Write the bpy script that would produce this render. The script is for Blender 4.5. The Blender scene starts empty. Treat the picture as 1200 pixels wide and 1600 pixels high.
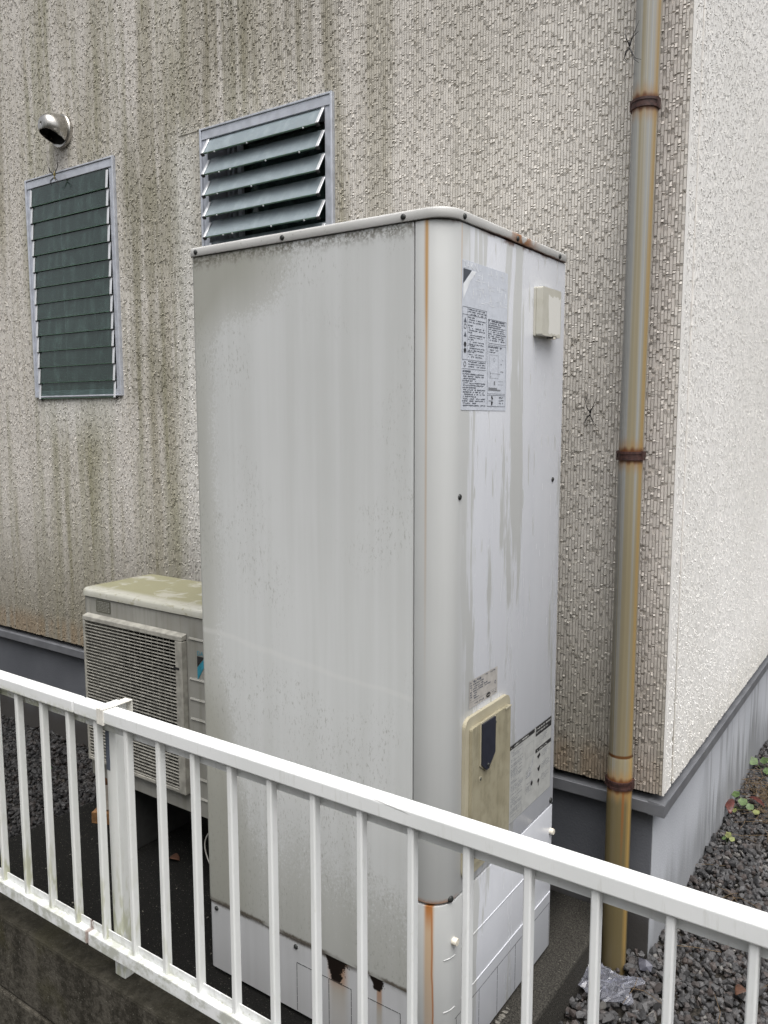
import bpy, bmesh, math, random
import numpy as np
from mathutils import Vector, Matrix
random.seed(7); rng = np.random.default_rng(11)
R = math.radians
scene = bpy.context.scene
COL = scene.collection

# ------------------------------------------------------------------ camera
cam_d = bpy.data.cameras.new('camera'); cam = bpy.data.objects.new('camera', cam_d); COL.objects.link(cam)
cam_d.sensor_fit = 'HORIZONTAL'; cam_d.sensor_width = 36.0; cam_d.lens = 1257.0 / 1200.0 * 36.0
cam_d.clip_start = 0.05; cam_d.clip_end = 500.0
EX = Vector((0.82327483, 0.06460576, -0.56395447)); EY = Vector((0.56764191, -0.09563107, 0.81770249)); EZ = Vector((-0.00110328, -0.99331807, -0.11540359))
cam.matrix_world = Matrix(((EX[0], -EX[1], -EX[2], 0), (EY[0], -EY[1], -EY[2], 0), (EZ[0], -EZ[1], -EZ[2], 1.5707), (0, 0, 0, 1)))
scene.camera = cam

# ------------------------------------------------------------------ world, sun, exposure
SUN_EL, SUN_AZ = 66.0, 44.0          # azimuth from +X towards -Y (the light comes from the open side beyond the corner)
wd = bpy.data.worlds.new('World'); scene.world = wd; wd.use_nodes = True
wn = wd.node_tree; bg = wn.nodes['Background']
sky = wn.nodes.new('ShaderNodeTexSky'); sky.sky_type = 'NISHITA'; sky.sun_disc = False
sky.sun_elevation = R(SUN_EL); sky.sun_rotation = R(90.0 + SUN_AZ); sky.air_density = 1.0; sky.dust_density = 6.0; sky.ozone_density = 1.0
hs = wn.nodes.new('ShaderNodeHueSaturation'); hs.inputs['Saturation'].default_value = 0.22
wn.links.new(sky.outputs[0], hs.inputs['Color']); wn.links.new(hs.outputs[0], bg.inputs['Color'])
bg.inputs['Strength'].default_value = 0.13
sun_d = bpy.data.lights.new('sun', 'SUN'); sun_d.energy = 1.5; sun_d.angle = R(60.0); sun_d.color = (1.0, 0.985, 0.965)
sun = bpy.data.objects.new('sun', sun_d); COL.objects.link(sun)
sd = Vector((math.cos(R(SUN_EL)) * math.cos(R(SUN_AZ)), -math.cos(R(SUN_EL)) * math.sin(R(SUN_AZ)), math.sin(R(SUN_EL))))
sun.rotation_euler = (-sd).to_track_quat('-Z', 'Y').to_euler(); sun.location = (4, -4, 8)
vs = scene.view_settings; vs.view_transform = 'Standard'; vs.look = 'None'; vs.gamma = 1.0; vs.use_curve_mapping = False
vs.exposure = 0.58
scene.cycles.use_denoising = True; scene.cycles.denoiser = 'OPENIMAGEDENOISE'; scene.cycles.denoising_prefilter = 'NONE'; scene.cycles.denoising_input_passes = 'RGB_ALBEDO_NORMAL'; scene.cycles.use_adaptive_sampling = False; scene.cycles.max_bounces = 8; scene.cycles.transparent_max_bounces = 8

# ------------------------------------------------------------------ node helper
class V:
    def __init__(s, g, sock): s.g, s.s = g, sock
    def _b(s, o, op, rev=False):
        return s.g.math(op, o, s) if rev else s.g.math(op, s, o)
    def __add__(s, o): return s._b(o, 'ADD')
    __radd__ = __add__
    def __sub__(s, o): return s._b(o, 'SUBTRACT')
    def __rsub__(s, o): return s._b(o, 'SUBTRACT', True)
    def __mul__(s, o): return s._b(o, 'MULTIPLY')
    __rmul__ = __mul__
    def __truediv__(s, o): return s._b(o, 'DIVIDE')
class G:
    def __init__(s, name):
        s.m = bpy.data.materials.new(name); s.m.use_nodes = True; s.nt = s.m.node_tree; s.n = s.nt.nodes
        s.p = s.n['Principled BSDF']; geo = s.n.new('ShaderNodeNewGeometry'); s.geo = geo
        s.pos = geo.outputs['Position']; sp = s.n.new('ShaderNodeSeparateXYZ'); s.nt.links.new(s.pos, sp.inputs[0])
        s.x, s.y, s.z = (V(s, sp.outputs[i]) for i in range(3))
        s.isl = V(s, geo.outputs['Random Per Island'])
    def put(s, inp, v):
        if isinstance(v, V): s.nt.links.new(v.s, inp)
        elif isinstance(v, (int, float)): inp.default_value = v if inp.type == 'VALUE' else ((v, v, v, 1) if inp.type == 'RGBA' else (v, v, v))
        elif hasattr(v, 'links'): s.nt.links.new(v, inp)
        else: inp.default_value = tuple(v) + ((1,) if inp.type == 'RGBA' and len(v) == 3 else ())
    def math(s, op, a, b=None, clamp=False):
        n = s.n.new('ShaderNodeMath'); n.operation = op; n.use_clamp = clamp; s.put(n.inputs[0], a)
        if b is not None: s.put(n.inputs[1], b)
        return V(s, n.outputs[0])
    def vec(s, x, y, z):
        n = s.n.new('ShaderNodeCombineXYZ')
        for i, c in enumerate((x, y, z)): s.put(n.inputs[i], c)
        return V(s, n.outputs[0])
    def noise(s, v=None, scale=5.0, detail=3.0, rough=0.5, dist=0.0):
        n = s.n.new('ShaderNodeTexNoise'); s.put(n.inputs['Vector'], v if v is not None else s.pos)
        n.inputs['Scale'].default_value = scale; n.inputs['Detail'].default_value = detail; n.inputs['Roughness'].default_value = rough; n.inputs['Distortion'].default_value = dist
        return V(s, n.outputs['Fac'])
    def streak(s, fx=20.0, fz=1.0, detail=3.0, seed=0.0, rough=0.55):
        return s.noise(s.vec(s.x * fx + seed, s.y * fx, s.z * fz), 1.0, detail, rough)
    def voro(s, scale, v=None, feature='F1', out='Distance'):
        n = s.n.new('ShaderNodeTexVoronoi'); n.feature = feature; s.put(n.inputs['Vector'], v if v is not None else s.pos); n.inputs['Scale'].default_value = scale
        return V(s, n.outputs[out])
    def ss(s, v, a, b, t0=0.0, t1=1.0):
        n = s.n.new('ShaderNodeMapRange'); n.interpolation_type = 'SMOOTHSTEP'; s.put(n.inputs['Value'], v)
        n.inputs['From Min'].default_value = a; n.inputs['From Max'].default_value = b; n.inputs['To Min'].default_value = t0; n.inputs['To Max'].default_value = t1
        return V(s, n.outputs['Result'])
    def bump_at(s, v, c, w, soft=0.5):      # 1 within w of c, fading
        d = s.math('ABSOLUTE', v - c); return s.ss(d, w * (1 + soft), w * (1 - soft))
    def mix(s, f, a, b):
        n = s.n.new('ShaderNodeMix'); n.data_type = 'RGBA'; s.put(n.inputs['Factor'], f); s.put(n.inputs[6], a); s.put(n.inputs[7], b)
        return V(s, n.outputs[2])
    def bump(s, h, strength=0.3, dist=0.002):
        n = s.n.new('ShaderNodeBump'); n.inputs['Strength'].default_value = strength; n.inputs['Distance'].default_value = dist; s.put(n.inputs['Height'], h)
        return V(s, n.outputs[0])
    def clamp(s, v): return s.math('ADD', v, 0.0, True)
    def done(s, color=None, rough=0.6, normal=None, metal=None, spec=None, **kw):
        if color is not None: s.put(s.p.inputs['Base Color'], color)
        s.put(s.p.inputs['Roughness'], rough)
        if normal is not None: s.put(s.p.inputs['Normal'], normal)
        if metal is not None: s.put(s.p.inputs['Metallic'], metal)
        if spec is not None: s.put(s.p.inputs['Specular IOR Level'], spec)
        for k, v in kw.items(): s.put(s.p.inputs[k.replace('_', ' ')], v)
        return s.m

# ------------------------------------------------------------------ mesh helpers
ORG = {}
def link(o, parent):
    COL.objects.link(o)
    if parent is not None: o.parent = parent
def tag(o, label, cat, group=None, kind=None):
    if label: o['label'] = label
    if cat: o['category'] = cat
    if group: o['group'] = group
    if kind: o['kind'] = kind
    return o
def thing(name, loc, label, cat, group=None):
    o = bpy.data.objects.new(name, None); o.empty_display_size = 0.1; o.location = loc; COL.objects.link(o); ORG[o] = Vector(loc)
    return tag(o, label, cat, group)
class MB:
    def __init__(s): s.v, s.f, s.sm = [], [], []
    def add(s, vs, fs, smooth=False):
        k = len(s.v); s.v += [tuple(p) for p in vs]; s.f += [tuple(i + k for i in f) for f in fs]; s.sm += [smooth] * len(fs); return s
    def box(s, x0, x1, y0, y1, z0, z1):
        v = [(x0,y0,z0),(x1,y0,z0),(x1,y1,z0),(x0,y1,z0),(x0,y0,z1),(x1,y0,z1),(x1,y1,z1),(x0,y1,z1)]
        return s.add(v, [(3,2,1,0),(4,5,6,7),(0,1,5,4),(1,2,6,5),(2,3,7,6),(3,0,4,7)])
    def hexa(s, v): return s.add(v, [(3,2,1,0),(4,5,6,7),(0,1,5,4),(1,2,6,5),(2,3,7,6),(3,0,4,7)])
    def prism(s, poly, axis, a, b, smooth=False):       # poly: 2D points on the plane normal to axis, extruded a..b
        n = len(poly)
        def P(p, t): return {'x': (t, p[0], p[1]), 'y': (p[0], t, p[1]), 'z': (p[0], p[1], t)}[axis]
        v = [P(p, a) for p in poly] + [P(p, b) for p in poly]
        side = [(i, (i + 1) % n, (i + 1) % n + n, i + n) for i in range(n)]
        s.add(v, side, smooth); s.add(v[:n], [tuple(range(n))[::-1]]); s.add(v[n:], [tuple(range(n))]); return s
    def tube(s, pts, rad, n=12, cap=True):
        pts = [Vector(p) for p in pts]; rr = rad if isinstance(rad, (list, tuple)) else [rad] * len(pts)
        vs, fs = [], []; up = None
        for i, p in enumerate(pts):
            t = (pts[min(i + 1, len(pts) - 1)] - pts[max(i - 1, 0)]).normalized()
            if up is None: up = t.orthogonal().normalized()
            up = (up - t * up.dot(t)).normalized(); w = t.cross(up)
            vs += [p + (up * math.cos(2 * math.pi * k / n) + w * math.sin(2 * math.pi * k / n)) * rr[i] for k in range(n)]
        for i in range(len(pts) - 1):
            fs += [(i * n + k, i * n + (k + 1) % n, (i + 1) * n + (k + 1) % n, (i + 1) * n + k) for k in range(n)]
        s.add(vs, fs, True)
        if cap: s.add(vs[:n], [tuple(range(n))[::-1]]); s.add(vs[-n:], [tuple(range(n))])
        return s
    def dome(s, c, d, r, h=0.5, n=12):                  # screw head: low dome at c pointing along d
        c = Vector(c); d = Vector(d).normalized(); a = d.orthogonal().normalized(); b = d.cross(a); vs, fs = [], []
        prof = [(1.0, 0.0), (1.0, 0.35 * h), (0.8, 0.75 * h), (0.45, 0.95 * h)]
        for q, hh in prof: vs += [c + d * r * hh + (a * math.cos(2 * math.pi * k / n) + b * math.sin(2 * math.pi * k / n)) * r * q for k in range(n)]
        for i in range(len(prof) - 1): fs += [(i * n + k, i * n + (k + 1) % n, (i + 1) * n + (k + 1) % n, (i + 1) * n + k) for k in range(n)]
        fs.append(tuple(range((len(prof) - 1) * n, len(prof) * n))); s.add(vs, fs, True); return s
    def build(s, name, mat, parent=None, bevel=0.0, seg=2, label=None):
        o0 = ORG.get(parent, Vector((0, 0, 0))) if parent is not None else Vector((0, 0, 0))
        me = bpy.data.meshes.new(name); me.from_pydata([(p[0] - o0.x, p[1] - o0.y, p[2] - o0.z) for p in s.v], [], s.f)
        me.polygons.foreach_set('use_smooth', s.sm); me.materials.append(mat); me.update()
        bm = bmesh.new(); bm.from_mesh(me); bmesh.ops.recalc_face_normals(bm, faces=bm.faces); bm.to_mesh(me); bm.free()
        o = bpy.data.objects.new(name, me); link(o, parent); ORG[o] = o0
        if bevel:
            b = o.modifiers.new('bevel', 'BEVEL'); b.width = bevel; b.segments = seg; b.limit_method = 'ANGLE'; b.angle_limit = R(40); b.harden_normals = False
        if label: o['label'] = label
        return o
def copy_at(o, d, parent=None):
    c = o.copy(); COL.objects.link(c); c.parent = parent if parent is not None else o.parent; c.location = o.location + Vector(d); ORG[c] = ORG.get(o, Vector()); return c
def copy_tree(o, d):
    c = o.copy(); COL.objects.link(c); c.location = o.location + Vector(d)
    for ch in o.children:
        k = ch.copy(); COL.objects.link(k); k.parent = c
    return c
def raw_mesh(name, verts, quads, mat, parent=None, smooth=False):
    o0 = ORG.get(parent, Vector((0, 0, 0))) if parent is not None else Vector((0, 0, 0))
    verts = np.asarray(verts, np.float32) - np.array(o0, np.float32); quads = np.asarray(quads, np.int32); k = quads.shape[1]
    me = bpy.data.meshes.new(name); me.vertices.add(len(verts)); me.vertices.foreach_set('co', verts.ravel())
    me.loops.add(quads.size); me.loops.foreach_set('vertex_index', quads.ravel())
    me.polygons.add(len(quads)); me.polygons.foreach_set('loop_start', np.arange(0, quads.size, k, dtype=np.int32)); me.polygons.foreach_set('loop_total', np.full(len(quads), k, np.int32))
    me.polygons.foreach_set('use_smooth', np.full(len(quads), smooth)); me.materials.append(mat); me.update(calc_edges=True); me.validate()
    o = bpy.data.objects.new(name, me); link(o, parent); ORG[o] = o0; return o

# ------------------------------------------------------------------ materials
def m_siding(name, side=False):
    g = G(name)
    if side:
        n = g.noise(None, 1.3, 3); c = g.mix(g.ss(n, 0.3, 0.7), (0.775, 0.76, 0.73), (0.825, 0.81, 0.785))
        low = g.ss(g.z + g.streak(14, 1.5) * 0.35, 0.95, 0.55); c = g.mix(low * 0.45, c, (0.50, 0.475, 0.41))
    else:
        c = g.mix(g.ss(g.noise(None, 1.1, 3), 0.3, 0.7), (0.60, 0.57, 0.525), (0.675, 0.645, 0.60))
        s1 = g.streak(9.0, 0.55, 4, 3.1); s2 = g.streak(26.0, 1.1, 3, 9.7); s3 = g.streak(5.0, 0.3, 3, 21.0)
        f = g.clamp(g.ss(s1, 0.44, 0.66) * 0.75 + g.ss(s2, 0.5, 0.72) * 0.35)
        left = g.ss(g.x, -0.95, -1.9, 0.12, 1.0)
        c = g.mix(f * left * 0.85, c, (0.33, 0.305, 0.225))                       # brown-grey run-off streaks
        gr = g.clamp(g.ss(s3 * 0.6 + s2 * 0.4, 0.46, 0.62) * g.ss(g.x, -1.6, -2.2))
        c = g.mix(gr * 0.42, c, (0.29, 0.285, 0.185))
        bw = g.bump_at(g.x + (s1 - 0.5) * 0.15, -2.66, 0.17, 0.6) * g.ss(g.z, 1.55, 1.72) * g.ss(g.z, 2.9, 2.5) * g.ss(s2 * 0.6 + g.noise(None, 7, 3) * 0.4, 0.36, 0.56); c = g.mix(bw * 0.55, c, (0.265, 0.25, 0.18))                            # algae
        pale = g.bump_at(g.x + (s1 - 0.5) * 0.12, -2.42, 0.07, 0.8) * g.ss(g.z, 2.75, 2.55) + g.bump_at(g.x, -3.17, 0.28, 0.4) * g.ss(g.z, 1.40, 1.66) * g.ss(g.z, 1.70, 1.66) * 0.8
        c = g.mix(g.clamp(pale) * 0.55, c, (0.74, 0.735, 0.71))                # rinsed runs beside and under the windows
        ab = g.ss(g.x, -2.5, -2.3) * g.ss(g.x, -1.6, -1.8) * g.ss(g.z, 2.62, 2.9) * g.ss(s2, 0.35, 0.6)
        c = g.mix(ab * 0.5, c, (0.22, 0.20, 0.145))
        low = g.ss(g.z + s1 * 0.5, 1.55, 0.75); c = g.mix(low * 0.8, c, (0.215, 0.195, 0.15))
        c = g.mix(g.bump_at(g.z, 0.56, 0.06, 0.7) * g.ss(s2, 0.35, 0.6) * 0.5, c, (0.30, 0.21, 0.13))
        pk = g.bump_at(g.x, -0.64, 0.05, 0.6) * 0.35; c = g.mix(pk, c, (0.50, 0.44, 0.41))
    v = g.isl * 0.15 + 0.925
    mul = g.n.new('ShaderNodeMix'); mul.data_type = 'RGBA'; mul.blend_type = 'MULTIPLY'; mul.inputs['Factor'].default_value = 1.0
    g.put(mul.inputs[6], c); g.put(mul.inputs[7], g.vec(v, v, v)); c = V(g, mul.outputs[2])
    return g.done(c, 0.75, g.bump(g.noise(None, 420, 2), 0.35, 0.001), spec=0.15)
def m_plain(name, col, rough=0.5, metal=0.0, var=0.12, vs=40.0, bumpy=0.0, spec=0.5):
    g = G(name); n = g.noise(None, vs, 3); a = tuple(c * (1 - var) for c in col); b = tuple(min(1, c * (1 + var)) for c in col)
    return g.done(g.mix(g.ss(n, 0.3, 0.7), a, b), rough, g.bump(g.noise(None, vs * 6, 2), bumpy, 0.001) if bumpy else None, metal, spec)
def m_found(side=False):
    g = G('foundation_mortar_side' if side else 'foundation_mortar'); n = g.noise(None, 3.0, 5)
    c = g.mix(g.ss(n, 0.3, 0.7), (0.42, 0.435, 0.465), (0.48, 0.495, 0.525)) if side else g.mix(g.ss(n, 0.3, 0.7), (0.085, 0.09, 0.102), (0.125, 0.13, 0.145))  # front mortar far darker than the side: its shade is put into the colour
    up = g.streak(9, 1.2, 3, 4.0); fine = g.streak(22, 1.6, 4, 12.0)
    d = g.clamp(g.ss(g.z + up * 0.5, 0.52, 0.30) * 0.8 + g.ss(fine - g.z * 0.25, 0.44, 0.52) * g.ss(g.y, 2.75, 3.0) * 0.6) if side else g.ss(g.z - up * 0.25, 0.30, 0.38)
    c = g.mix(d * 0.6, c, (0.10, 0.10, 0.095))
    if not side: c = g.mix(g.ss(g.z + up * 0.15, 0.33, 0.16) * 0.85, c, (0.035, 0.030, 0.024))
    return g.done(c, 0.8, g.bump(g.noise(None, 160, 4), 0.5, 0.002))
def rust_cols(): return (0.30, 0.115, 0.025), (0.10, 0.035, 0.015)
def m_tank(kind):
    g = G('weathered_paint_' + kind); RU, RD = rust_cols()
    s1 = g.streak(34, 1.3, 4, 1.0); s2 = g.streak(90, 3.0, 2, 5.0); big = g.noise(None, 2.2, 4)
    sp = g.noise(None, 150, 4, 0.7)
    if kind == 'side':
        c = g.mix(g.ss(s1, 0.3, 0.7), (0.545, 0.555, 0.545), (0.59, 0.60, 0.595)); rough = g.ss(s1, 0.3, 0.7, 0.42, 0.55)
        # grey-green bloom in the upper left, under the lid and along the left edge and foot
        edge = g.ss(g.x, -1.38, -1.505) * 0.55 + g.ss(g.z, 1.72, 1.93) * g.ss(g.x, -1.05, -1.40) * 0.9 + g.ss(g.z, 0.75, 0.33) * 0.48 + g.ss(g.z, 1.0, 0.7) * g.ss(g.x, -1.3, -1.48) * 0.6
        sp2 = g.noise(g.vec(g.x * 300, g.y * 300, g.z * 170), 1.0, 3, 0.7); m = g.clamp(g.ss(sp * 0.30 + sp2 * 0.22 + big * 0.35 + edge * 0.42, 0.50, 0.60)) * g.clamp(edge + 0.15)
        c = g.mix(m * 0.72, c, (0.27, 0.265, 0.215))
        spk = g.noise(g.vec(g.x * 230, g.y * 230, g.z * 75), 1.0, 3, 0.75); c = g.mix(g.ss(spk, 0.56, 0.68) * g.ss(g.noise(None, 5, 3) + g.ss(g.z, 1.15, 0.7) * 0.16 + g.ss(g.x, -1.2, -1.5) * 0.08, 0.50, 0.66) * 0.55, c, (0.24, 0.24, 0.21))
        lid = g.ss(g.z + s2 * 0.035, 1.935, 1.968) * g.ss(sp, 0.35, 0.6); c = g.mix(lid * 0.85, c, (0.10, 0.09, 0.065))
        arc = g.bump_at(g.z + (g.x + 1.3) * 0.10 + g.noise(None, 4, 2) * 0.06, 1.055, 0.006, 0.7); c = g.mix(arc * 0.3, c, (0.66, 0.66, 0.64))
        foot = g.bump_at(g.z + (sp - 0.5) * 0.012, 0.322, 0.005, 0.8) * g.ss(g.noise(None, 9, 3), 0.35, 0.55); c = g.mix(foot * 0.9, c, (0.07, 0.055, 0.04))
    elif kind in ('front', 'cover'):
        # chalked film still grey-beige where rain never rinses it, rinsed runs clean, with bluish sky reflection put into their colour
        w = g.noise(g.vec(g.x * 9, g.y * 9, g.z * 1.35), 1.0, 5, 0.6, 0.35)
        inflat = g.ss(g.y, 1.415, 1.50)
        runs = g.noise(g.vec(g.x * 42, g.y * 42, g.z * 2.6), 1.0, 4, 0.6, 0.2)
        wash = g.ss(w * 0.72 + runs * 0.28 + g.ss(g.y, 1.45, 1.95) * 0.10, 0.465, 0.50) * inflat
        drops = g.ss(g.noise(g.vec(g.x * 60, g.y * 60, g.z * 9), 1.0, 2), 0.66, 0.69) * g.ss(g.z, 1.0, 1.5)
        wash = g.clamp(wash - drops)
        c = g.mix(wash, g.mix(s1, (0.445, 0.452, 0.442), (0.50, 0.507, 0.50)), g.mix(s1, (0.60, 0.615, 0.655), (0.655, 0.67, 0.705)))
        rough = g.math('SUBTRACT', 0.45, wash * 0.18)
        if kind == 'front':
            st = g.bump_at(g.x + (s2 - 0.5) * 0.004, -0.845, 0.0045, 0.7) * g.ss(g.y, 1.40, 1.38) * g.ss(g.z + (s2 - 0.5) * 0.3, 1.50, 1.95)
            st2 = g.bump_at(g.x, -0.8445, 0.0020, 0.9) * g.ss(g.y, 1.40, 1.38) * g.ss(g.z, 0.9, 1.5) * 0.55
            c = g.mix(g.clamp(st * 0.75 + st2 * 0.8), c, (0.36, 0.215, 0.085))
            st3 = g.bump_at(g.y, 1.427, 0.0018, 0.8) * g.ss(g.x, -0.80, -0.7985) * g.ss(g.z, 1.75, 1.94); c = g.mix(st3 * 0.5, c, (0.45, 0.25, 0.10))
            und = g.ss(g.z + s2 * 0.012 + g.bump_at(g.y, 1.68, 0.12, 0.8) * 0.006, 1.952, 1.962) * g.ss(g.noise(None, 30, 3), 0.4, 0.6); c = g.mix(und * 0.9, c, RD)
            bot = g.ss(g.z + sp * 0.012, 0.562, 0.548) * g.ss(g.y, 1.45, 1.40); c = g.mix(bot * 0.8, c, (0.42, 0.17, 0.05))
        else:
            yz = g.ss(g.y, 1.41, 1.38)
            st = g.bump_at(g.x + (s2 - 0.5) * 0.003, -0.834, 0.0090, 0.5) * yz * g.ss(g.z, 0.05, 0.5, 0.35, 0.95)
            ln = g.bump_at(g.x + (g.noise(g.vec(0.0, 0.0, g.z * 9), 1, 2) - 0.5) * 0.008 + (g.z - 0.4) * 0.012, -0.8265, 0.0016, 0.6) * yz
            c = g.mix(st * 0.75, c, (0.42, 0.25, 0.10)); c = g.mix(g.clamp(ln) * 0.85, c, (0.33, 0.13, 0.04))
            dk = g.bump_at(g.x, -0.834, 0.007, 0.7) * yz * g.ss(g.z, 0.47, 0.54); c = g.mix(dk, c, (0.33, 0.12, 0.025))
    else:                       # lower skirt of the side
        c = g.mix(g.ss(s1, 0.3, 0.7), (0.51, 0.515, 0.52), (0.56, 0.565, 0.575)); rough = 0.42 + 0 * s1
        seam = g.ss(g.z + sp * 0.012 + g.ss(g.x, -1.25, -1.05) * 0.002, 0.312, 0.322) * g.ss(g.noise(None, 8, 3), 0.33, 0.55)
        c = g.mix(seam * 0.9, c, (0.08, 0.065, 0.05))
        nz = (g.noise(None, 55, 5, 0.75, 0.8) - 0.5) * 1.8
        def hole(cx, w, zt, dep):
            dx = g.math('ABSOLUTE', g.x - cx + nz * w * 0.9) / w; dz = (zt - g.z) / dep
            return g.ss(dx + dz * 0.55 + nz * 0.5, 1.05, 0.9) * g.ss(dz, 1.15, 1.0)
        for cx, w, dep in ((-1.083, 0.034, 0.055), (-0.966, 0.022, 0.028), (-1.275, 0.010, 0.012)):
            run = g.bump_at(g.x + (s2 - 0.5) * 0.012, cx + 0.004, w * (0.72 if w > 0.03 else 0.32), 0.5) * g.ss(g.z, 0.16, 0.30, 0.35, 1.0)
            c = g.mix(run * 0.72, c, g.mix(g.ss(g.z, 0.225, 0.275), (0.34, 0.285, 0.19), (0.34, 0.15, 0.04)))
            c = g.mix(hole(cx, w, 0.318, dep), c, (0.012, 0.008, 0.006))
    return g.done(c, rough, g.bump(g.noise(None, 9, 2) * 0.3 + g.noise(None, 2.6, 2), 0.10, 0.02), spec=0.5)
def m_lid():
    g = G('lid_paint'); RU, RD = rust_cols(); sp = g.noise(None, 130, 4, 0.7)
    c = g.mix(g.ss(g.noise(None, 8, 4), 0.3, 0.7), (0.52, 0.515, 0.495), (0.59, 0.585, 0.57))
    sk = g.ss(sp, 0.60, 0.72) * g.ss(g.x, -0.95, -1.25, 0.1, 0.8); c = g.mix(sk, c, (0.22, 0.21, 0.18))
    rn = g.noise(g.vec(g.x * 40, g.y * 40, g.z * 15), 1, 4)
    ru = g.bump_at(g.y, 1.70, 0.055, 0.9) * g.ss(g.x, -0.80, -0.795) * g.ss(rn + g.ss(g.z, 1.966, 1.955) * 0.2, 0.42, 0.56); c = g.mix(ru * 0.95, c, RU)
    r2 = g.ss(g.z + (rn - 0.5) * 0.006, 1.9575, 1.9545) * g.ss(g.x, -0.83, -0.80) * g.ss(g.y, 1.45, 1.60); c = g.mix(r2, c, RD)
    return g.done(c, 0.4, g.bump(g.noise(None, 12, 2), 0.04, 0.008))
def m_beige(name, dirt=True):
    g = G(name); s = g.streak(60, 5, 4, 2.0)
    c = g.mix(g.ss(g.noise(None, 14, 4), 0.3, 0.7), (0.29, 0.262, 0.18), (0.345, 0.315, 0.225)) if dirt else g.mix(g.ss(g.noise(None, 14, 4), 0.3, 0.7), (0.37, 0.335, 0.24), (0.43, 0.395, 0.295))
    if dirt: c = g.mix(g.ss(s * 0.5 + g.noise(None, 35, 5, 0.65) * 0.5, 0.45, 0.62) * 0.6, c, (0.20, 0.18, 0.12))
    return g.done(c, 0.5, g.bump(g.noise(None, 80, 3), 0.08, 0.002))
def m_box():
    g = G('control_box_plastic'); n = g.noise(g.vec(g.y * 70, g.z * 16, 0.0), 1, 4)
    c = g.mix(g.ss(g.noise(None, 20, 3), 0.3, 0.7), (0.47, 0.455, 0.385), (0.53, 0.515, 0.45))
    dy = g.math('ABSOLUTE', g.y - 1.838) / 0.036; dz = g.math('ABSOLUTE', g.z - 1.812) / 0.044
    w = g.ss(g.math('MAXIMUM', dy, dz) + (n - 0.5) * 0.55, 1.0, 0.93) * g.ss(g.x, -0.777, -0.775)
    return g.done(g.mix(w, c, (0.70, 0.69, 0.645)), 0.45)
def m_ac(name='heat_pump_paint', top=False):
    g = G(name); s = g.streak(50, 3, 4, 7.0)
    c = g.mix(g.ss(g.noise(None, 9, 4), 0.3, 0.7), (0.245, 0.24, 0.215), (0.295, 0.29, 0.265))
    c = g.mix(g.ss(s, 0.45, 0.7) * 0.45, c, (0.17, 0.165, 0.13))
    if top:
        n = g.noise(None, 14, 6, 0.62, 0.6); ds = g.ss(n, 0.36, 0.47); c = g.mix(ds, (0.40, 0.39, 0.33), (0.27, 0.26, 0.165))
        e = g.ss(g.y, 1.66, 1.62); c = g.mix(e * 0.8, c, (0.44, 0.435, 0.39)); c = g.mix(g.ss(g.noise(None, 60, 4), 0.58, 0.7) * 0.6, c, (0.25, 0.235, 0.15))
    return g.done(c, 0.55, g.bump(g.noise(None, 60, 3), 0.08, 0.002))
def m_fence(name, dirt):
    g = G(name); n = g.noise(None, 28, 5, 0.65); c = g.mix(g.ss(g.noise(None, 5, 3), 0.3, 0.7), (0.74, 0.755, 0.745), (0.80, 0.81, 0.805))
    if dirt == 'rail':
        al = g.ss(g.x, -1.35, -1.62) * g.ss(g.z + n * 0.03, 0.938, 0.920) * g.ss(n, 0.38, 0.6); c = g.mix(al * 0.75, c, (0.40, 0.41, 0.26))
        sc = g.bump_at(g.z + (g.x + 0.715) * 0.10 + (n - 0.5) * 0.006, 0.9315, 0.0010, 0.5) * g.bump_at(g.x, -0.715, 0.035, 0.3) * g.ss(g.y, 1.0535, 1.0515) ; c = g.mix(sc * 0.8, c, (0.33, 0.33, 0.32))
    elif dirt == 'low':
        c = g.mix(g.ss(n, 0.40, 0.62) * g.ss(g.z, 0.392, 0.374, 0.35, 1.0) * 0.8, c, (0.40, 0.41, 0.345)); c = g.mix(g.ss(g.noise(None, 120, 3), 0.6, 0.72) * 0.5, c, (0.36, 0.36, 0.26))
        c = g.mix(g.bump_at(g.x + (n - 0.5) * 0.008, -1.571, 0.006, 0.6) * 0.7, c, (0.19, 0.095, 0.065))
    elif dirt == 'bar':
        al = g.ss(g.x, -1.1, -1.60) * g.ss(g.z, 0.62, 0.42) * g.ss(g.noise(g.vec(g.x * 60, g.y * 60, g.z * 14), 1, 4), 0.45, 0.62); c = g.mix(al * 0.8, c, (0.33, 0.34, 0.15))
        c = g.mix(g.ss(g.x, -0.6, -1.7) * 0.35 + g.ss(g.noise(None, 90, 4), 0.6, 0.75) * 0.25, c, (0.60, 0.605, 0.545))
    c = g.mix(g.ss(g.noise(g.vec(g.x * 120, g.y * 120, g.z * 18), 1, 4), 0.58, 0.72) * 0.22, c, (0.48, 0.48, 0.43))
    return g.done(c, 0.42, None, spec=0.45)
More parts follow.
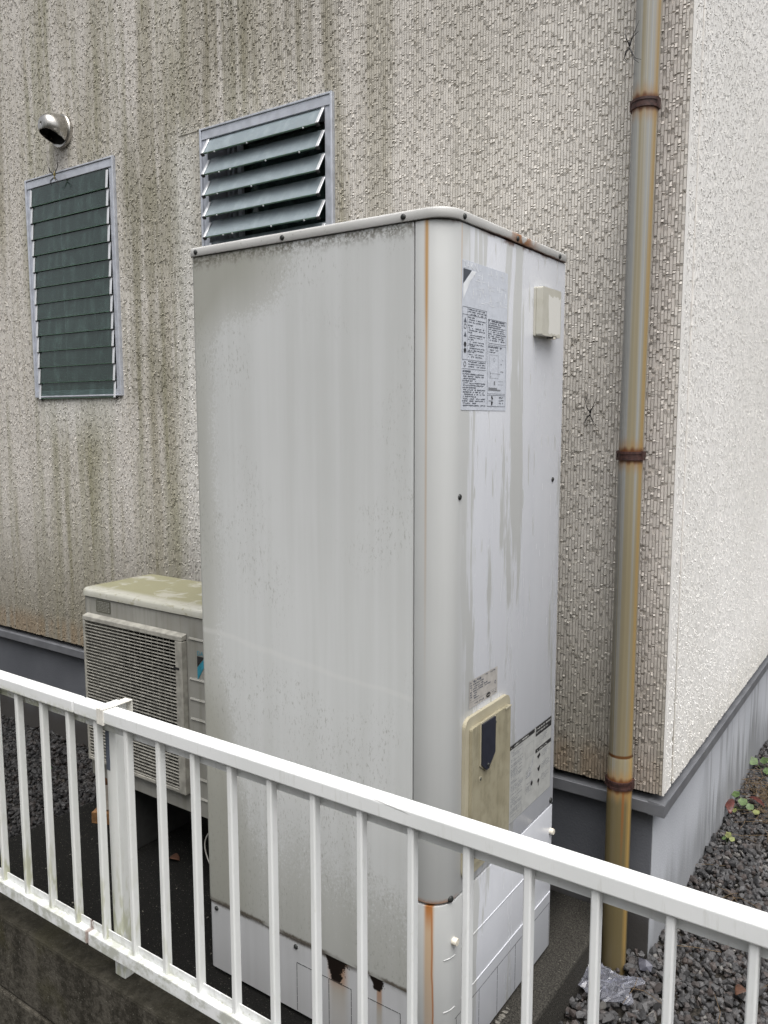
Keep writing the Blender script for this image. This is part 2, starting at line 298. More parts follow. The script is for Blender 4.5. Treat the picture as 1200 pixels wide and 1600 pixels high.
def m_pipe():
    g = G('stained_downpipe'); f = g.math('ARCTAN2', g.y - 2.140, g.x + 0.677)
    s = g.noise(g.vec(g.math('COSINE', f) * 2.6, g.math('SINE', f) * 2.6, g.z * 0.22), 1, 4); s2 = g.noise(g.vec(g.math('COSINE', f) * 7 + 4.0, g.math('SINE', f) * 7, g.z * 0.35), 1, 3)
    c = g.mix(g.ss(s2, 0.35, 0.65), (0.27, 0.275, 0.27), (0.36, 0.355, 0.32))
    y = g.ss(s + g.ss(g.z, 2.5, 0.3) * 0.20, 0.49, 0.68); c = g.mix(y * 0.7, c, (0.24, 0.19, 0.085))
    low = g.ss(g.z, 1.45, 1.1) * 0.25 + g.ss(g.z, 0.60, 0.50) * 0.65; c = g.mix(g.clamp(low), c, (0.098, 0.076, 0.032))
    br = g.bump_at(f + (s2 - 0.5) * 0.3, -0.30, 0.22, 0.8); c = g.mix(br * 0.65, c, (0.34, 0.215, 0.065))
    lf = g.ss(f, -1.75, -2.3); c = g.mix(lf * 0.5 * g.ss(g.z, 0.7, 1.6), c, (0.22, 0.225, 0.235))
    fz = (g.noise(g.vec(g.math('COSINE', f) * 3, g.math('SINE', f) * 3, 3.0), 1, 2) - 0.5) * 0.05
    for zc in (2.357, 1.472, 0.562):
        h = g.ss(g.math('ABSOLUTE', g.z + fz - zc), 0.055, 0.014); c = g.mix(h * 0.55, c, (0.30, 0.165, 0.05))
        h = g.ss(g.math('ABSOLUTE', g.z + fz * 0.5 - zc), 0.026, 0.012); c = g.mix(h, c, (0.12, 0.045, 0.015))
    h = g.ss(g.math('ABSOLUTE', g.z - 0.645), 0.006, 0.002); c = g.mix(h, c, (0.12, 0.05, 0.015))
    ru = g.bump_at(f + fz * 3, -0.95, 0.10, 0.6) * g.ss(g.z, 0.28, 0.53) * g.ss(g.z, 0.57, 0.55); c = g.mix(ru * 0.8, c, (0.20, 0.07, 0.015))
    mud = g.ss(g.z + s * 0.1, 0.16, 0.05); c = g.mix(mud * 0.5, c, (0.13, 0.105, 0.06))
    return g.done(c, 0.38, None, spec=0.45)
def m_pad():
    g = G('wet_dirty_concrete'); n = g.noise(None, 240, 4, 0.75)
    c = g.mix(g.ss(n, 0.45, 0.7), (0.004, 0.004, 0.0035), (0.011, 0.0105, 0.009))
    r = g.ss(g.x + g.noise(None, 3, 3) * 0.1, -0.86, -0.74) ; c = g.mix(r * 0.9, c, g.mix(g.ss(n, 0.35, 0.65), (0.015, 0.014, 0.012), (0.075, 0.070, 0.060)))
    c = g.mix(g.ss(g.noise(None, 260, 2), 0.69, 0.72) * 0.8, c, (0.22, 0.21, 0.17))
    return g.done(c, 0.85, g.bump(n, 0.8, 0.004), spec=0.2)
def m_wall():
    g = G('mossy_concrete'); n = g.noise(None, 60, 6, 0.7); b = g.noise(None, 6, 4); s = g.streak(22, 2.5, 4, 2.0)
    c = g.mix(g.ss(n * 0.6 + s * 0.4, 0.4, 0.62), (0.024, 0.021, 0.015), (0.085, 0.077, 0.062))
    c = g.mix(g.ss(b, 0.5, 0.65) * 0.6, c, (0.055, 0.05, 0.025)); c = g.mix(g.ss(g.noise(None, 220, 3), 0.66, 0.72) * 0.7, c, (0.22, 0.215, 0.18))
    c = g.mix(g.ss(g.z, 0.25, 0.27) * 0.6, c, (0.022, 0.020, 0.013))
    return g.done(c, 0.85, g.bump(n, 0.9, 0.006), spec=0.25)
def m_soil():
    g = G('dark_soil'); n = g.noise(None, 90, 5, 0.7); return g.done(g.mix(g.ss(n, 0.4, 0.65), (0.022, 0.020, 0.017), (0.06, 0.053, 0.044)), 0.9, g.bump(n, 0.8, 0.006), spec=0.2)
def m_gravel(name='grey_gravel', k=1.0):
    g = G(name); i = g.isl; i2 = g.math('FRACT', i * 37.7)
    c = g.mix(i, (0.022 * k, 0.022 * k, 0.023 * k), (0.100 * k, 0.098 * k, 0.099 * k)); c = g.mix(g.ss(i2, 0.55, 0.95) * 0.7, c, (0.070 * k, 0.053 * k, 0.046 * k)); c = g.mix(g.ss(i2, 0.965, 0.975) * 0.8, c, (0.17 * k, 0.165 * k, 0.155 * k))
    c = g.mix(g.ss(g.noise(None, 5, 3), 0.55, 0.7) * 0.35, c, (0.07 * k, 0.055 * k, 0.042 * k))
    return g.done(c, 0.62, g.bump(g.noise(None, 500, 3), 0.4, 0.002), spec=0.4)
def m_glass(name, col, rough, frosted=0.0):
    g = G(name); p = g.p; p.inputs['IOR'].default_value = 1.5; p.inputs['Transmission Weight'].default_value = 0.25 if frosted else 0.86
    sp = g.noise(None, 300, 2, 0.6); sm = g.noise(g.vec(g.x * 30, g.y * 30, g.z * 8), 1, 4)
    c = g.mix(g.ss(sp, 0.66, 0.70) * 0.55, g.mix(g.ss(sm, 0.45, 0.75) * (0.15 if frosted else 0.6), col, tuple(min(1, q * 2.2 + 0.02) for q in col)), (0.45, 0.46, 0.45))
    nz = g.noise(None, 160 if frosted else 30, 3)
    return g.done(c, rough, g.bump(nz, 0.25 if frosted else 0.06, 0.003))
MAT = dict(
    siding=m_siding('weathered_siding'), siding_side=m_siding('pale_siding', True), found=m_found(), found_side=m_found(True),
    alu=m_plain('aluminium_frame', (0.56, 0.585, 0.64), 0.40, 0.35, 0.10, 30), alu_white=m_plain('bare_aluminium_clip', (0.75, 0.76, 0.78), 0.35, 0.3, 0.05),
    flash=m_plain('grey_drip_flashing', (0.20, 0.205, 0.22), 0.4, 0.35, 0.12, 12), black=m_plain('black_rubber', (0.015, 0.015, 0.015), 0.6), dark=m_plain('dark_cavity', (0.01, 0.01, 0.01), 0.9),
    room=m_plain('room_paint', (0.30, 0.32, 0.31), 0.9), steel=m_plain('stainless_steel', (0.52, 0.50, 0.47), 0.27, 0.95, 0.10, 25),
    glass=m_glass('clear_louvre_glass', (0.16, 0.25, 0.225), 0.03), glass_f=m_glass('patterned_louvre_glass', (0.34, 0.40, 0.43), 0.12, 1.0), glass_edge=m_plain('glass_edge', (0.09, 0.16, 0.11), 0.2),  # patterned slats: pale bluish base stands in for reflected sky
    tank_side=m_tank('side'), tank_front=m_tank('front'), tank_cover=m_tank('cover'), tank_low=m_tank('skirt'), lid=m_lid(), screw=m_plain('dark_screw', (0.035, 0.037, 0.035), 0.45, 0.3), knob=m_plain('cream_plastic', (0.72, 0.67, 0.57), 0.4, 0, 0.05),
    beige=m_beige('yellowed_plastic'), beige_rim=m_beige('yellowed_plastic_rim', False), box=m_box(), navy=m_plain('dark_navy_plastic', (0.016, 0.019, 0.032), 0.38),
    sticker=m_plain('silver_sticker', (0.60, 0.63, 0.69), 0.28, 0.0, 0.05, 60), sticker2=m_plain('aged_paper_sticker', (0.42, 0.40, 0.375), 0.5, 0, 0.10, 60), sticker3=m_plain('grey_sticker', (0.40, 0.405, 0.39), 0.45, 0, 0.07, 50),
    ink=m_plain('print_ink', (0.10, 0.11, 0.135), 0.5), ink_l=m_plain('faded_print_ink', (0.22, 0.23, 0.25), 0.5), ink_w=m_plain('white_print', (0.85, 0.87, 0.90), 0.4), ink_b=m_plain('black_print', (0.02, 0.02, 0.022), 0.45), cyan=m_plain('turquoise_print', (0.03, 0.22, 0.30), 0.45), slateink=m_plain('slate_print', (0.06, 0.068, 0.085), 0.4),
    ac=m_ac(), ac_top=m_ac('heat_pump_lid', True), ac_grille=m_plain('grille_plastic', (0.31, 0.30, 0.265), 0.5, 0, 0.2, 40), plate=m_plain('dull_nameplate', (0.11, 0.11, 0.085), 0.4, 0.2),
    fence_rail=m_fence('white_rail', 'rail'), fence_low=m_fence('white_low_rail', 'low'), fence_bar=m_fence('white_baluster', 'bar'), tape=m_plain('cream_tape', (0.70, 0.68, 0.62), 0.5), blue_tag=m_plain('blue_grey_tag', (0.12, 0.14, 0.18), 0.5),
    pipe=m_pipe(), rust=m_plain('rusted_band', (0.050, 0.022, 0.018), 0.6, 0.1, 0.4, 90, 0.3), pad=m_pad(), wall=m_wall(), soil=m_soil(), gravel=m_gravel(), gravel_shaded=m_gravel('shade_darkened_gravel', 0.34), block=m_plain('dark_block', (0.03, 0.03, 0.028), 0.9),  # second gravel is a darkened copy: shade on the left put into its colour
)

# ------------------------------------------------------------------ ground
def ground():
    m = MB(); s = 120.0; m.add([(-s, -s, -.16), (s, -s, -.16), (s, s, -.16), (-s, s, -.16)], [(0, 1, 2, 3)])
    o = m.build('ground', MAT['soil']); o['kind'] = 'structure'
    o = MB().box(-9.0, 6.0, 1.1805, 12.0, -0.20, 0.0).build('yard_ground', MAT['soil']); o['kind'] = 'structure'
ground()

# ------------------------------------------------------------------ house
WY = 2.203                       # back of the siding relief
W1 = (-3.478, -2.852, 1.668, 2.637); W2 = (-2.343, -1.716, 1.985, 2.638)
house = thing('house', (-0.61, 2.23, 0), 'house with weathered ribbed grey siding, louvre windows and grey mortar foundation', 'house')
def relief(name, mat, along, u0, u1, z0, z1, holes, base, out, parent, cw=0.0088, row=0.040, amp=1.0, seed=3, joints=()):
    r = np.random.default_rng(seed); n = int((u1 - u0) / cw); U0, U1, Z0, Z1, HT, HB = [], [], [], [], [], []
    cols = np.arange(n); wav = np.zeros(n)
    for k in range(26):
        wav += r.normal() * 0.012 / (1 + 0.16 * k) * np.sin(cols * cw * (6 + 9 * k * r.uniform(.7, 1.3)) + r.uniform(0, 6.28))
    nr = int((z1 - z0) / row) + 4
    for c in range(n):
        ua = u0 + c * cw + 0.00055; ub = u0 + (c + 1) * cw - 0.00055
        k = np.arange(-2, nr); zs = z0 + k * row + wav[c] + r.normal(0, 0.0065, len(k)) + np.sin(k * 1.7 + c * 0.09) * 0.006
        bar = r.uniform(0.42, 0.86, len(k)) * row; kind = r.random(len(k))
        for q in range(len(k)):
            a = zs[q]; b = zs[q + 1] if q + 1 < len(k) else a + row; t = a + (bar[q] if kind[q] > 0.12 else 0.0)
            if t > a + 0.002: U0.append(ua); U1.append(ub); Z0.append(a + 0.0001); Z1.append(t - 0.0001); h = r.uniform(0.0036, 0.0046); HT.append(h); HB.append(h + r.normal(0, 0.0003))
            m = 1 if b - t < 0.008 else (2 if b - t < 0.017 else 3); e = np.sort(np.concatenate(([t, b], t + (b - t) * (np.arange(1, m) / m + r.normal(0, 0.05, m - 1)))))
            for i in range(m):
                U0.append(ua + r.uniform(0, 0.0004)); U1.append(ub - r.uniform(0, 0.0004)); Z0.append(e[i] + 0.0001); Z1.append(e[i + 1] - 0.0001); h = (r.uniform(0.0030, 0.0052) if r.random() > 0.12 else 0.0009); d_ = r.normal(0, 0.0012) if h > 0.001 else 0.0; HT.append(h + d_); HB.append(h - d_)
    U0, U1, Z0, Z1, HT, HB = map(np.array, (U0, U1, Z0, Z1, HT, HB)); HT = np.clip(HT, 0.0005, 0.0075) * amp; HB = np.clip(HB, 0.0005, 0.0075) * amp
    Z0 = np.maximum(Z0, z0); Z1 = np.minimum(Z1, z1); ok = Z1 - Z0 > 0.0022
    for (a, b, c, d) in holes: ok &= ~((U1 > a) & (U0 < b) & (Z1 > c) & (Z0 < d))
    for zj, ja, jb in joints:
        lo = (U0 > ja) & (U1 < jb) & (Z0 < zj) & (Z1 > zj - 0.0025); ok &= ~(lo & (Z1 < zj + 0.003)); Z0 = np.where(lo, zj, Z0)
    ok &= Z1 - Z0 > 0.0015
    U0, U1, Z0, Z1, HT, HB = (a[ok] for a in (U0, U1, Z0, Z1, HT, HB)); N = len(U0); iu, iz = 0.0007, 0.0004
    iz = np.minimum(iz, (Z1 - Z0) * 0.3)
    def P(u, z, h):
        return np.stack([u, np.full(N, 0.0) + base - h * 1.0, z], 1) if along == 'x' else np.stack([base + h, u, z], 1)
    zr = np.zeros(N)
    vs = np.stack([P(U0, Z0, zr), P(U1, Z0, zr), P(U1, Z1, zr), P(U0, Z1, zr), P(U0 + iu, Z0 + iz, HB), P(U1 - iu, Z0 + iz, HB), P(U1 - iu, Z1 - iz, HT), P(U0 + iu, Z1 - iz, HT)], 1).reshape(-1, 3)
    f = np.array([(4, 5, 6, 7), (0, 1, 5, 4), (1, 2, 6, 5), (2, 3, 7, 6), (3, 0, 4, 7)])
    q = (np.arange(N)[:, None, None] * 8 + f[None]).reshape(-1, 4)
    o = raw_mesh(name, vs, q, mat, parent); o['kind'] = 'stuff'; return o
def cells(mb, xs, zs, holes, y0, y1):
    for i in range(len(xs) - 1):
        for j in range(len(zs) - 1):
            cx, cz = (xs[i] + xs[i + 1]) / 2, (zs[j] + zs[j + 1]) / 2
            if not any(a < cx < b and c < cz < d for a, b, c, d in holes): mb.box(xs[i], xs[i + 1], y0, y1, zs[j], zs[j + 1])
H1 = (W1[0] + 0.010, W1[1] - 0.010, W1[2] + 0.010, W1[3] - 0.010); H2 = (W2[0] + 0.010, W2[1] - 0.010, W2[2] + 0.010, W2[3] - 0.010)
m = MB(); cells(m, [-7.0, H1[0], H1[1], H2[0], H2[1], -0.575], [0.532, H1[2], H2[2], H1[3], 5.4], [(H1[0], H1[1], H1[2], H1[3]), (H2[0], H2[1], H2[2], H1[3])], WY, 2.36)
m.build('front_wall', MAT['siding'], house)
MB().box(-0.74, -0.5755, 2.3605, 9.0, 0.532, 5.4).build('side_wall', MAT['siding_side'], house)
relief('siding_relief', MAT['siding'], 'x', -0.5768 - 430 * 0.0088 - 1e-6, -0.5768, 0.524, 3.62, [W1, W2], WY, -1, house, joints=((2.640, -2.47, -2.33),))
relief('siding_relief', MAT['siding_side'], 'y', 2.206, 4.55, 0.524, 3.30, [(2.284, 2.287, 0, 9)], -0.5755, 1, house, amp=0.80, seed=8)
MB().box(-0.5765, -0.5715, 2.1992, 2.2055, 0.524, 5.4).build('corner_trim', MAT['siding_side'], house)
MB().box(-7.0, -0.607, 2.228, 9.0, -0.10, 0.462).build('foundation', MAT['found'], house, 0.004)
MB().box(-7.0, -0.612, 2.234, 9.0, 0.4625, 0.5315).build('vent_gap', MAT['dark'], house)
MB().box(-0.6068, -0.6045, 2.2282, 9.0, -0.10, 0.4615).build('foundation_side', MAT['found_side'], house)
m = MB(); pr = [(2.2275, 0.4628), (2.194, 0.463), (2.192, 0.466), (2.192, 0.498), (2.1935, 0.4995), (2.2335, 0.504), (2.2335, 0.463)]
m.prism(pr, 'x', -7.0, -0.5660); m.build('drip_flashing', MAT['flash'], house)
m = MB(); ps = [(-0.6060, 0.4635), (-0.5675, 0.4635), (-0.5655, 0.466), (-0.5655, 0.498), (-0.5670, 0.4997), (-0.6115, 0.5043), (-0.6115, 0.4635)]
m.prism(ps, 'y', 2.1923, 9.0); m.build('drip_flashing', MAT['flash'], house)
MB().box(-7.2, -0.20, 1.80, 9.2, 5.4, 5.55).build('roof_eave', MAT['siding_side'], house, 0.01)
for (a, b, c, d) in (H1, (H2[0], H2[1], H2[2], H1[3])):                                  # closed room niches behind the louvres
    mm = MB(); x0, x1, z0, z1 = a, b, c, d
    mm.add([(x0, 2.361, z0), (x1, 2.361, z0), (x1, 2.361, z1), (x0, 2.361, z1), (x0 - .5, 2.9, z0 - .3), (x1 + .5, 2.9, z0 - .3), (x1 + .5, 2.9, z1 + .2), (x0 - .5, 2.9, z1 + .2)], [(4, 5, 6, 7), (0, 1, 5, 4), (1, 2, 6, 5), (2, 3, 7, 6), (3, 0, 4, 7)])
    mm.build('room_interior', MAT['room'], house)

def window(w, label, pitch, n, ztop, width, tilt, gmat, open_):
    x0, x1, z0, z1 = w
    fr = MB(); yo, yi = 2.1915, 2.30
    fr.box(x0, x0 + 0.009, yo - 0.004, yi, z0, z1).box(x1 - 0.009, x1, yo - 0.004, yi, z0, z1)             # thin outer flange
    fr.box(x0 + 0.009, x1 - 0.009, yo - 0.004, yi, z1 - 0.007, z1).box(x0 + 0.009, x1 - 0.009, yo - 0.004, yi, z0, z0 + 0.007)
    win = fr.build('window', MAT['alu'], house, 0.0012, 1, label)
    MB().box(x0 + 0.0095, x1 - 0.0095, yo, yi, z1 - 0.040, z1 - 0.0075).build('head_rail', MAT['alu'], win, 0.0015)
    MB().box(x0 + 0.0095, x1 - 0.0095, yo, yi, z0 + 0.0075, z0 + 0.030).build('sill_rail', MAT['alu'], win, 0.0015)
    MB().box(x0 + 0.0095, x0 + 0.036, yo + 0.004, yi, z0 + 0.0305, z1 - 0.0405).build('jamb', MAT['alu'], win, 0.0015)
    MB().box(x1 - 0.036, x1 - 0.0095, yo + 0.004, yi, z0 + 0.0305, z1 - 0.0405).build('jamb', MAT['alu'], win, 0.0015)
    a, b = x0 + 0.042, x1 - 0.042; ct, st = math.cos(R(tilt)), math.sin(R(tilt)); t = 0.0055
    down = Vector((0, -st, -ct)); nor = Vector((0, -ct, st)); y_top = 2.201 if not open_ else 2.208
    def slat(mb, xa, xb, w0, w1, lift, th):
        p = Vector((0, y_top, ztop)); q = []
        for base in (lift, lift + th):
            for (x, s) in ((xa, w0), (xb, w0), (xb, w1), (xa, w1)): v = p + down * s + nor * base; q.append((x, v.y, v.z))
        mb.hexa(q)
    mb = MB(); slat(mb, a, b, 0.0, width, 0.0, t); first = mb.build('louvre_pane', gmat, win, 0.0008, 1)
    ce = MB(); slat(ce, a + 0.001, b - 0.001, width + 0.0001, width + 0.0018, 0.0003, t - 0.0003); edge = ce.build('pane_edge', MAT['glass_edge'], win)
    cl = []
    for (xa, xb) in ((a - 0.006, a + 0.006), (b - 0.006, b + 0.006)):
        mc = MB(); slat(mc, xa, xb, 0.010, width + 0.004, t + 0.0005, 0.0035); cl.append(mc.build('louvre_clip', MAT['alu_white'], win, 0.0008, 1))
        mk = MB(); slat(mk, xa, xb, width + 0.001, width + 0.008, -0.004, 0.012); cl.append(mk.build('clip_end', MAT['black'], win, 0.0008, 1))
    for k in range(1, n):
        for o in [first, edge] + cl: copy_at(o, (0, 0, -pitch * k), win)
    return win
win1 = window(W1, 'narrow closed louvre window with dark green glass', 0.0712, 13, 2.597, 0.079, 5.0, MAT['glass'], False)
win2 = window(W2, 'wide louvre window with open frosted slats', 0.0745, 7, 2.602, 0.076, 31.0, MAT['glass_f'], True)
for k, (xa, xb) in enumerate(((-2.298, -2.285), (-2.272, -2.262), (-2.245, -2.225))): MB().box(xa, xb, 2.285, 2.30, W2[2] + 0.031, W2[3] - 0.041).build('louvre_gear_bar', MAT['alu'], win2)
MB().box(W2[0] + 0.04, W2[1] - 0.04, 2.315, 2.32, W2[2] + 0.031, W2[3] - 0.041).build('inner_pane', MAT['glass'], win2)
md = MB()                                                                                # rain drops hanging from the open slats
for k in range(7):
    for q in range(random.randint(2, 4)):
        x = random.uniform(W2[0] + 0.08, W2[1] - 0.08); z = 2.602 - 0.0745 * k - 0.076 * math.cos(R(31)) - 0.003; y = 2.208 - 0.076 * math.sin(R(31)) - 0.003
        md.dome((x, y, z + 0.003), (0, -0.2, -1), 0.0032, 1.6, 6)
dr = md.build('rain_drops', MAT['ink_w'], win2); dr['kind'] = 'stuff'

# ------------------------------------------------------------------ vent hood
vent = thing('vent_hood', (-3.20, 2.198, 2.795), 'round stainless steel vent hood above the narrow louvre window', 'vent')
VC = Vector((-3.190, 2.196, 2.795))
m = MB(); m.tube([(VC.x, 2.204, VC.z), (VC.x, 2.186, VC.z)], 0.070, 40); m.tube([(VC.x, 2.186, VC.z), (VC.x, 2.182, VC.z)], [0.070, 0.066], 40); m.build('flange', MAT['steel'], vent)
def hood(rs):
    vs, fs = [], []; nu, nv = 48, 20; bm = bmesh.new()
    for j in range(nv + 1):
        a = math.pi / 2 * j / nv; rr = max(math.cos(a) ** 0.62, 0.01); dd = math.sin(a)
        for i in range(nu): t = 2 * math.pi * i / nu; vs.append(bm.verts.new((VC.x + rs * rr * math.cos(t), 2.184 - 0.088 * dd, VC.z + rs * rr * math.sin(t) + 0.006 * dd)))
    for j in range(nv):
        for i in range(nu): f = bm.faces.new((vs[j * nu + i], vs[j * nu + (i + 1) % nu], vs[(j + 1) * nu + (i + 1) % nu], vs[(j + 1) * nu + i])); f.smooth = True
    n = Vector((0, -0.38, -0.925)); bmesh.ops.bisect_plane(bm, geom=bm.verts[:] + bm.edges[:] + bm.faces[:], plane_co=Vector((VC.x, 2.176, VC.z)) + n * 0.043, plane_no=n, clear_outer=True)
    for v in bm.verts: v.co -= ORG[vent]
    me = bpy.data.meshes.new('hood'); bm.to_mesh(me); bm.free(); me.materials.append(MAT['steel']); o = bpy.data.objects.new('hood', me); link(o, vent); ORG[o] = ORG[vent]; so = o.modifiers.new('solid', 'SOLIDIFY'); so.thickness = 0.0025
hood(0.063)
MB().tube([(VC.x, 2.183, VC.z), (VC.x, 2.176, VC.z)], 0.055, 24).build('duct_opening', MAT['dark'], vent)

# ------------------------------------------------------------------ downpipe
PX, PY, PR = -0.677, 2.140, 0.0318
pipe = thing('downpipe', (PX, PY, 0), 'rust-stained round downpipe strapped to the wall beside the house corner', 'downpipe')
m = MB(); m.tube([(PX, PY, -0.06), (PX, PY, 0.638), (PX, PY, 0.6405)], [PR + 0.0022, PR + 0.0022, PR + 0.0012], 40, False); m.build('socket_pipe', MAT['pipe'], pipe)
MB().tube([(PX, PY, 0.60), (PX, PY, 1.50), (PX + 0.008, PY, 2.6), (PX + 0.020, PY, 5.4)], PR, 40, False).build('pipe', MAT['pipe'], pipe)
for zc in (2.357, 1.472, 0.562, 3.25, 4.14):
    PX = -0.677 + max(0.0, zc - 1.5) * 0.0072
    m = MB(); rr = PR + (0.0022 if zc < 0.6 else 0)
    for dz in (-0.008, 0.008): m.tube([(PX, PY, zc + dz - 0.0032), (PX, PY, zc + dz + 0.0032)], rr + 0.0034, 40)
    m.tube([(PX, PY, zc - 0.010), (PX, PY, zc + 0.010)], rr + 0.0018, 40)
    for sx in (-1, 1): m.box(PX + sx * (rr + 0.001) - 0.003, PX + sx * (rr + 0.001) + 0.003, PY - 0.012, PY + 0.012, zc - 0.0125, zc + 0.0125)
    m.box(PX - 0.006, PX + 0.006, PY + rr, 2.203, zc - 0.009, zc + 0.009); m.build('clamp', MAT['rust'], pipe)

PX = -0.677
# ------------------------------------------------------------------ concrete pad, low wall
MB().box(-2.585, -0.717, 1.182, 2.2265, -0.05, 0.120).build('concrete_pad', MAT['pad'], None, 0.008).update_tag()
tag(bpy.data.objects['concrete_pad'], 'low dark wet concrete pad under the tank and the outdoor unit', 'concrete pad')
lowwall = thing('low_concrete_wall', (-1.0, 1.09, 0), 'dark mossy concrete kerb wall carrying the white railing', 'wall')
MB().box(-5.0, 2.0, 1.0560, 1.180, 0.0625, 0.270).build('upper_course', MAT['wall'], lowwall, 0.007)
MB().box(-5.0, 2.0, 1.0530, 1.180, -0.20, 0.0585).build('lower_course', MAT['wall'], lowwall, 0.007)

# ------------------------------------------------------------------ tank unit
TX0, TXR, TY0, TY1 = -1.509, -0.7975, 1.371, 1.955
tank = thing('water_heater_tank', (-1.15, 1.66, 0.12), 'tall rust-streaked white water heater tank cabinet standing on the concrete pad', 'water heater')
MB().box(-1.492, -0.835, 1.405, 1.945, 0.135, 1.950).build('inner_case', MAT['dark'], tank)
def side_poly(e, r_=0.013): return [(TX0 + e, TY1 - 0.002 - e)] + [(TX0 + e + r_ + r_ * math.cos(math.pi + math.pi / 2 * k / 6), TY0 + e * .75 + r_ + r_ * math.sin(math.pi + math.pi / 2 * k / 6)) for k in range(7)] + [(-0.8738, TY0 + e * .75), (-0.8738, TY1 - 0.002 - e)]
m = MB(); m.prism(side_poly(0.0), 'z', 0.3190, 1.9525); m.build('side_panel', MAT['tank_side'], tank)
m = MB(); m.prism(side_poly(0.002), 'z', 0.131, 0.3172); m.build('side_skirt', MAT['tank_low'], tank)
def corner_path(x_start, yend, off=0.0, r=0.056, n=14):
    p = [(x_start, TY0 + off)]; cx, cy = TXR - r, TY0 + r
    for k in range(n + 1): a = -math.pi / 2 + math.pi / 2 * k / n; p.append((cx + (r - off) * math.cos(a), cy + (r - off) * math.sin(a)))
    p.append((TXR - off, yend)); return p
def curved(name, mat, z0, z1, off=0.0, th=0.012, x_start=-0.8712, yend=TY1, bev=0.0018):
    m = MB(); a = corner_path(x_start, yend, off); b = corner_path(x_start, yend, off + th); n = len(a)
    v = [(x, y, z) for z in (z0, z1) for (x, y) in a] + [(x, y, z) for z in (z0, z1) for (x, y) in b]
    f, fb = [], []
    for i in range(n - 1): f.append((i, i + 1, n + i + 1, n + i)); fb.append((2 * n + i + 1, 2 * n + i, 3 * n + i, 3 * n + i + 1))
    e = [(0, n, 3 * n, 2 * n), (n - 1, 2 * n + n - 1, 3 * n + n - 1, 2 * n - 1)] + [(n + i, n + i + 1, 3 * n + i + 1, 3 * n + i) for i in range(n - 1)] + [(i + 1, i, 2 * n + i, 2 * n + i + 1) for i in range(n - 1)]
    m.add(v, f + fb, True); m.f += e; m.sm += [False] * len(e)
    return m.build(name, mat, tank, bev, 2)
front = curved('front_panel', MAT['tank_front'], 0.5440, 1.9525)
cover = curved('lower_front_cover', MAT['tank_cover'], 0.131, 0.5385, 0.0006)
# lid
def lidpoly(e, r=0.058):
    p = [(TX0 - e + 0.010, TY1 + e), (TX0 - e, TY1 + e - 0.010)]
    for k in range(7): a = math.pi + math.pi / 2 * k / 6; p.append((TX0 - e + 0.016 + 0.016 * math.cos(a), TY0 - e + 0.016 + 0.016 * math.sin(a)))
    cx, cy = TXR + e - r, TY0 - e + r
    for k in range(15): a = -math.pi / 2 + math.pi / 2 * k / 14; p.append((cx + r * math.cos(a), cy + r * math.sin(a)))
    p += [(TXR + e, TY1 + e - 0.010), (TXR + e - 0.010, TY1 + e)]; return p
m = MB(); rings = [(0.0035, 1.9545), (0.0040, 1.9552), (0.0040, 1.9705), (0.0032, 1.9733), (0.0008, 1.9748), (-0.0100, 1.9756)]; polys = [lidpoly(e, 0.048 + min(e, 0)) for e, z in rings]; n = len(polys[0])
v = [(x, y, rings[k][1]) for k in range(len(rings)) for (x, y) in polys[k]]
f = [(k * n + i, k * n + (i + 1) % n, (k + 1) * n + (i + 1) % n, (k + 1) * n + i) for k in range(len(rings) - 1) for i in range(n)]
m.add(v, f, True); m.add(v[-n:], [tuple(range(n))], True); m.add(v[:n], [tuple(range(n))[::-1]]); lid = m.build('lid', MAT['lid'], tank)
for x, z in ((-1.485, 1.9635), (-1.212, 1.9630), (-0.896, 1.9635)): MB().dome((x, TY0 - 0.0040, z), (0, -1, 0), 0.0058, 0.7).build('screw', MAT['screw'], lid)
for y in (1.4285, 1.668, 1.906): MB().dome((TXR + 0.0040, y, 1.9625), (1, 0, 0), 0.0058, 0.7).build('screw', MAT['screw'], lid)
for x in (-1.479, -1.207): MB().dome((x, TY0 + 0.0015, 0.300), (0, -1, 0), 0.0062, 0.7).build('screw', MAT['screw'], tank)
for y, z in ((1.427, 1.412), (1.902, 1.418)): MB().dome((TXR, y, z), (1, 0, 0), 0.0062, 0.6).build('screw', MAT['screw'], tank)
a = -math.pi / 2 + 1.25; MB().dome((TXR - 0.056 + 0.056 * math.cos(a), TY0 + 0.056 + 0.056 * math.sin(a), 0.549), (math.cos(a), math.sin(a), 0), 0.0075, 0.6).build('screw', MAT['screw'], tank)
MB().dome((TXR, 1.938, 0.556), (1, 0, 0), 0.0075, 0.6).build('screw', MAT['screw'], tank)
for y, z in ((1.420, 0.448), (1.944, 0.467)):
    m = MB(); m.tube([(TXR - 0.002, y, z), (TXR + 0.004, y, z)], [0.0085, 0.0078], 14); m.tube([(TXR + 0.004, y, z), (TXR + 0.010, y, z)], [0.0086, 0.0078], 14); m.tube([(TXR + 0.010, y, z), (TXR + 0.0103, y, z)], 0.0035, 8); m.build('screw_knob', MAT['knob'], tank)
for z, ya in ((0.4120, 1.455), (0.2900, 1.455)):                                          # pressed beads across the lower cover
    MB().tube([(TXR - 0.0006, ya, z), (TXR - 0.0006, 1.950, z)], 0.0016, 8).build('pressed_bead', MAT['tank_cover'], tank)
    p = [(x, y, z) for (x, y) in corner_path(-0.87, TY1, 0.0004, n=28)]; p = [q for q in p if 1.393 < q[1] < 1.430]; MB().tube(p, 0.0014, 8).build('pressed_bead', MAT['tank_cover'], tank)
